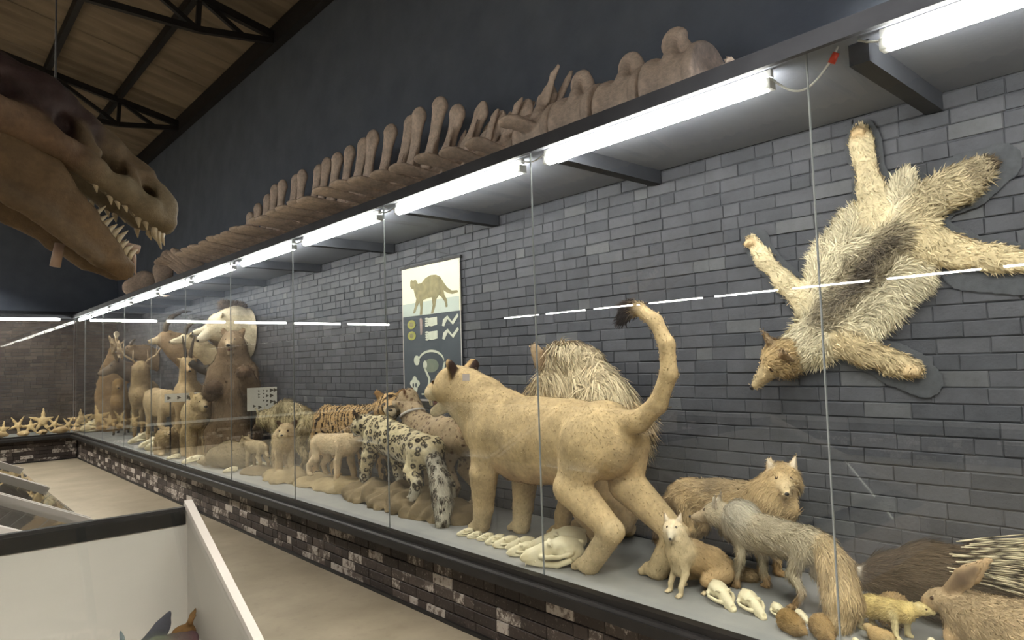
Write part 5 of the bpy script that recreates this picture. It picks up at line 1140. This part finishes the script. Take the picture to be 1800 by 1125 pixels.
# ---- white specimen boards on stands
M_board = mat_noise('white board', srgb(214, 210, 196), srgb(220, 216, 204), 3, .6, .3); M_ink = mat_noise('dark print', srgb(74, 68, 60), srgb(92, 86, 76), 20, .7, .2)
def board(label, x0, x1, y, z0, z1, icons, rz=0):
    t = empty('specimen_board', ((x0+x1)/2, y, ZL), rz, label, 'sign'); w = (x1-x0)/2
    MB().box((-w, -.006, z0-ZL), (w, .006, z1-ZL)).build('panel', M_board, t)
    for s in (-1, 1): MB().box((s*w*.7-.008, .006, 0), (s*w*.7+.008, .022, z1-ZL-.02)).build('stand_leg', M_steel, t)
    for u, v, r in icons:
        cx, cz = (u*2-1)*w, z0-ZL+v*(z1-z0)
        poly = [(r*(1+.35*math.cos(3*a))*math.cos(a), r*(1+.35*math.cos(3*a))*math.sin(a)*.9) for a in np.linspace(0, 2*math.pi, 13)[:-1]]
        MB().prism([(cx+p[0], cz+p[1]) for p in poly], (0, -.0075, 0), (1, 0, 0), (0, 0, 1), -.0015).build('printed_track', M_ink, t)
ic = [(.38, .85, .010), (.38, .70, .012), (.38, .58, .009), (.54, .86, .009), (.54, .72, .009), (.54, .56, .008), (.54, .42, .010), (.66, .84, .012), (.66, .62, .016), (.66, .40, .013), (.66, .22, .010), (.80, .86, .022), (.80, .62, .022), (.80, .36, .020), (.93, .86, .022), (.93, .30, .024), (.22, .2, .016), (.40, .14, .02)]
board('white board with rows of dark animal tracks, beside the standing bear', 3.02, 3.375, 8.09, 1.116, 1.386, ic)
board('long narrow white board with four dark insect prints, before the antelope', 2.554, 3.052, 9.72, 1.207, 1.317, [(.10, .5, .022), (.34, .5, .022), (.58, .5, .026), (.62, .3, .02), (.86, .5, .028), (.82, .3, .02)])
# ---- small things: sticker on the pane, cables
props(MB().box((XG-.0062, 3.162, 1.496), (XG-.0046, 3.228, 1.537)).build('sticker', M_white), 'small square white sticker on the glass beside the lioness ear', 'sticker')
M_wire = mat_noise('white cable', srgb(206, 204, 200), srgb(214, 212, 208), 10, .5, .3); M_red = mat_noise('red connector', srgb(196, 70, 50), srgb(180, 60, 44), 30, .5, .3)
xw = XG+.05
cb = empty('light_cable', (xw, 1.05, 2.68), 0, 'thin white cable hanging with a red connector by the upper right lamps', 'cable')
def sag(a, b, d, n=14): return [tuple(np.array(lerp(a, b, i/n))-np.array([0, 0, d*math.sin(math.pi*i/n)])) for i in range(n+1)]
MB().tube(sag((0, .21, .0), (0, -.03, .0), .085)+[(0, -.05, .035)], .0045, 8).build('wire', M_wire, cb, smooth=True); MB().tube([(0, -.022, -.02), (0, -.042, .012)], [.014, .012], 10).build('connector', M_red, cb, smooth=True)
MB().tube([(0, -.19, .0), (0, -.15, .012), (0, -.12, .03)], .0045, 8).build('wire', M_wire, cb, smooth=True)
for k, (a, b) in enumerate(((2.52, 2.72), (3.99, 4.24), (5.46, 5.68))):
    o = MB().tube(sag((0, .012, 0), (0, b-a-.012, 0), .02, 8), .004, 8).build('light_cable', M_wire, None, (xw, a, 2.70), None, True)
    props(o, ['short white cable joining the lamps right of the lion', 'short white cable joining the lamps above the lioness head', 'short white cable joining the lamps above the hanging chart'][k], 'cable')
# ---- sloping glass-topped table cases along the hall
def table_case(label, x_hi, x_lo, y0, y1, z_hi, z_lo):
    t = empty('table_case', ((x_hi+x_lo)/2, (y0+y1)/2, 0), 0, label, 'display case', 'white sloping table cases'); cx, cy = (x_hi+x_lo)/2, (y0+y1)/2
    L = lambda x, y, z: (x-cx, y-cy, z)
    MB().box(L(x_hi, y0, .0), L(x_lo, y1, z_lo-.24)).build('base_cabinet', M_white, t)
    MB().box(L(x_hi, y0+.03, z_lo-.24), L(x_lo-.02, y1-.03, z_lo-.22)).build('display_floor', mat_noise('sandy felt', srgb(150, 138, 112), srgb(128, 116, 94), 5, .9, .1), t)
    MB().box(L(x_lo-.02, y0, z_lo-.24), L(x_lo, y1, z_lo)).build('front_panel', M_white, t); MB().box(L(x_hi, y0, z_lo-.24), L(x_hi+.02, y1, z_hi)).build('back_panel', M_white, t)
    for ya, yb in ((y0, y0+.022), (y1-.022, y1)): MB().prism([(x_hi+.02-cx, z_lo-.24), (x_lo-.02-cx, z_lo-.24), (x_lo-.02-cx, z_lo), (x_hi+.02-cx, z_hi-.01)], (0, yb-cy, 0), (1, 0, 0), (0, 0, 1), yb-ya).build('side_panel', M_white, t)
    for y in (y0+.028, y1-.028): MB().bar(L(x_hi, y, z_hi+.012), L(x_lo+.01, y, z_lo+.012), .052, .036).build('lid_frame', M_white, t)
    MB().bar(L(x_hi+.02, y0+.055, z_hi+.004), L(x_hi+.02, y1-.055, z_hi+.004), .04, .03).build('lid_frame', M_white, t)
    k = (z_lo-z_hi)/(x_lo-x_hi); n = Vector((-k, 0, 1)).normalized()
    MB().bar(L((x_hi+x_lo)/2-(x_lo-x_hi)/2, (y0+y1)/2, z_hi), L(x_lo, (y0+y1)/2, z_lo), y1-y0-.10, .006).build('lid_glass', M_lidglass, t)
for lb, y0, y1 in (('nearest of the three sloping table cases, behind the black rimmed case', 3.46, 4.87), ('middle one of the three sloping white table cases', 4.90, 6.51), ('farthest of the three sloping white table cases', 6.54, 8.07)): table_case(lb, .02, .855, y0, y1, 1.105, .70)
def near_case():
    xa, xb, y0, y1, zb, zf, zi = -1.35, .99, 2.0, 3.35, 1.0, .36, .456
    t = empty('table_case', (0, 2.6, 0), 0, 'white open box display case with a black back rail in the foreground', 'display case'); L = lambda x, y, z: (x, y-2.6, z)
    zf = zb-.477*(y1-y0); MB().box(L(xa, y0, 0), L(xb, y1, min(zi, zf)-.02)).build('base_cabinet', M_white, t); zi2 = zi
    MB().box(L(xa, y0+.25, zi-.03), L(xb-.02, y1-.02, zi)).build('display_floor', M_white, t)
    MB().box(L(xa, y1-.02, 0), L(xb-.02, y1, .985)).build('back_panel', M_white, t); MB().box(L(xa, y1-.026, .915), L(xb-.028, y1+.006, .992)).build('back_rail', M_rail, t)['label'] = 'black top rail'
    for x in (xa, xb-.02): MB().prism([(y0-2.6, 0), (y1-2.6, 0), (y1-2.6, zb-.01), (y0-2.6, zf-.01)], (x, 0, 0), (0, 1, 0), (0, 0, 1), .02).build('side_panel', M_white, t)
    for x in (xa+.01, xb-.012): MB().bar(L(x, y1, zb+.006), L(x, y0, zf+.006), .034, .026).build('lid_frame', M_white, t)
    MB().bar(L((xa+xb)/2, y1-.03, zb-.022), L((xa+xb)/2, y0, zf-.012), xb-xa-.05, .005).build('lid_glass', M_lidglass, t)
near_case()
def specimen():
    B = Body(.012); dk = C(64, 64, 72); ol = C(96, 98, 84); B.col = ol; B.fur = 0
    B.chain([(-.28, 0, .03, .02), (-.10, 0, .055, .034), (.06, 0, .06, .042), (.16, 0, .05, .03)]); B.chain([(.04, 0, .08, .04), (.09, 0, .13, .035), (.135, 0, .205, .006)], n=(0, 1, 0), fl=.22, col=dk)
    B.chain([(-.05, .02, .06, .018), (-.04, .05, .12, .016), (-.045, .06, .15, .006)], n=(1, 0, 0), fl=.35, col=C(120, 130, 134)); B.chain([(.13, 0, .05, .04), (.2, 0, .045, .035)], col=C(86, 62, 66))
    props(obj('dried_fish', body_mesh('dried_fish', B, .006, M_cast, amp=.0015, ascale=90), None, (.70, 3.02, .457), (0, 0, .15)), 'dark dried fish with one tall pointed fin inside the foreground case', 'fish')
    S = Body(.012); S.col = C(120, 88, 54); S.fur = 0; S.ell((0, 0, .04), (.05, .035, .035))
    for a in (-.6, .2, .9): S.chain([(.02, .02*a, .05, .014), (.03+.02*a, .05*a, .09, .009), (.05+.02*a, .06*a, .115, .004)])
    props(obj('dried_crab', body_mesh('dried_crab', S, .005, M_cast), None, (.905, 3.16, .457)), 'small brown dried crab beside the dark fish in the foreground case', 'crab')
specimen()
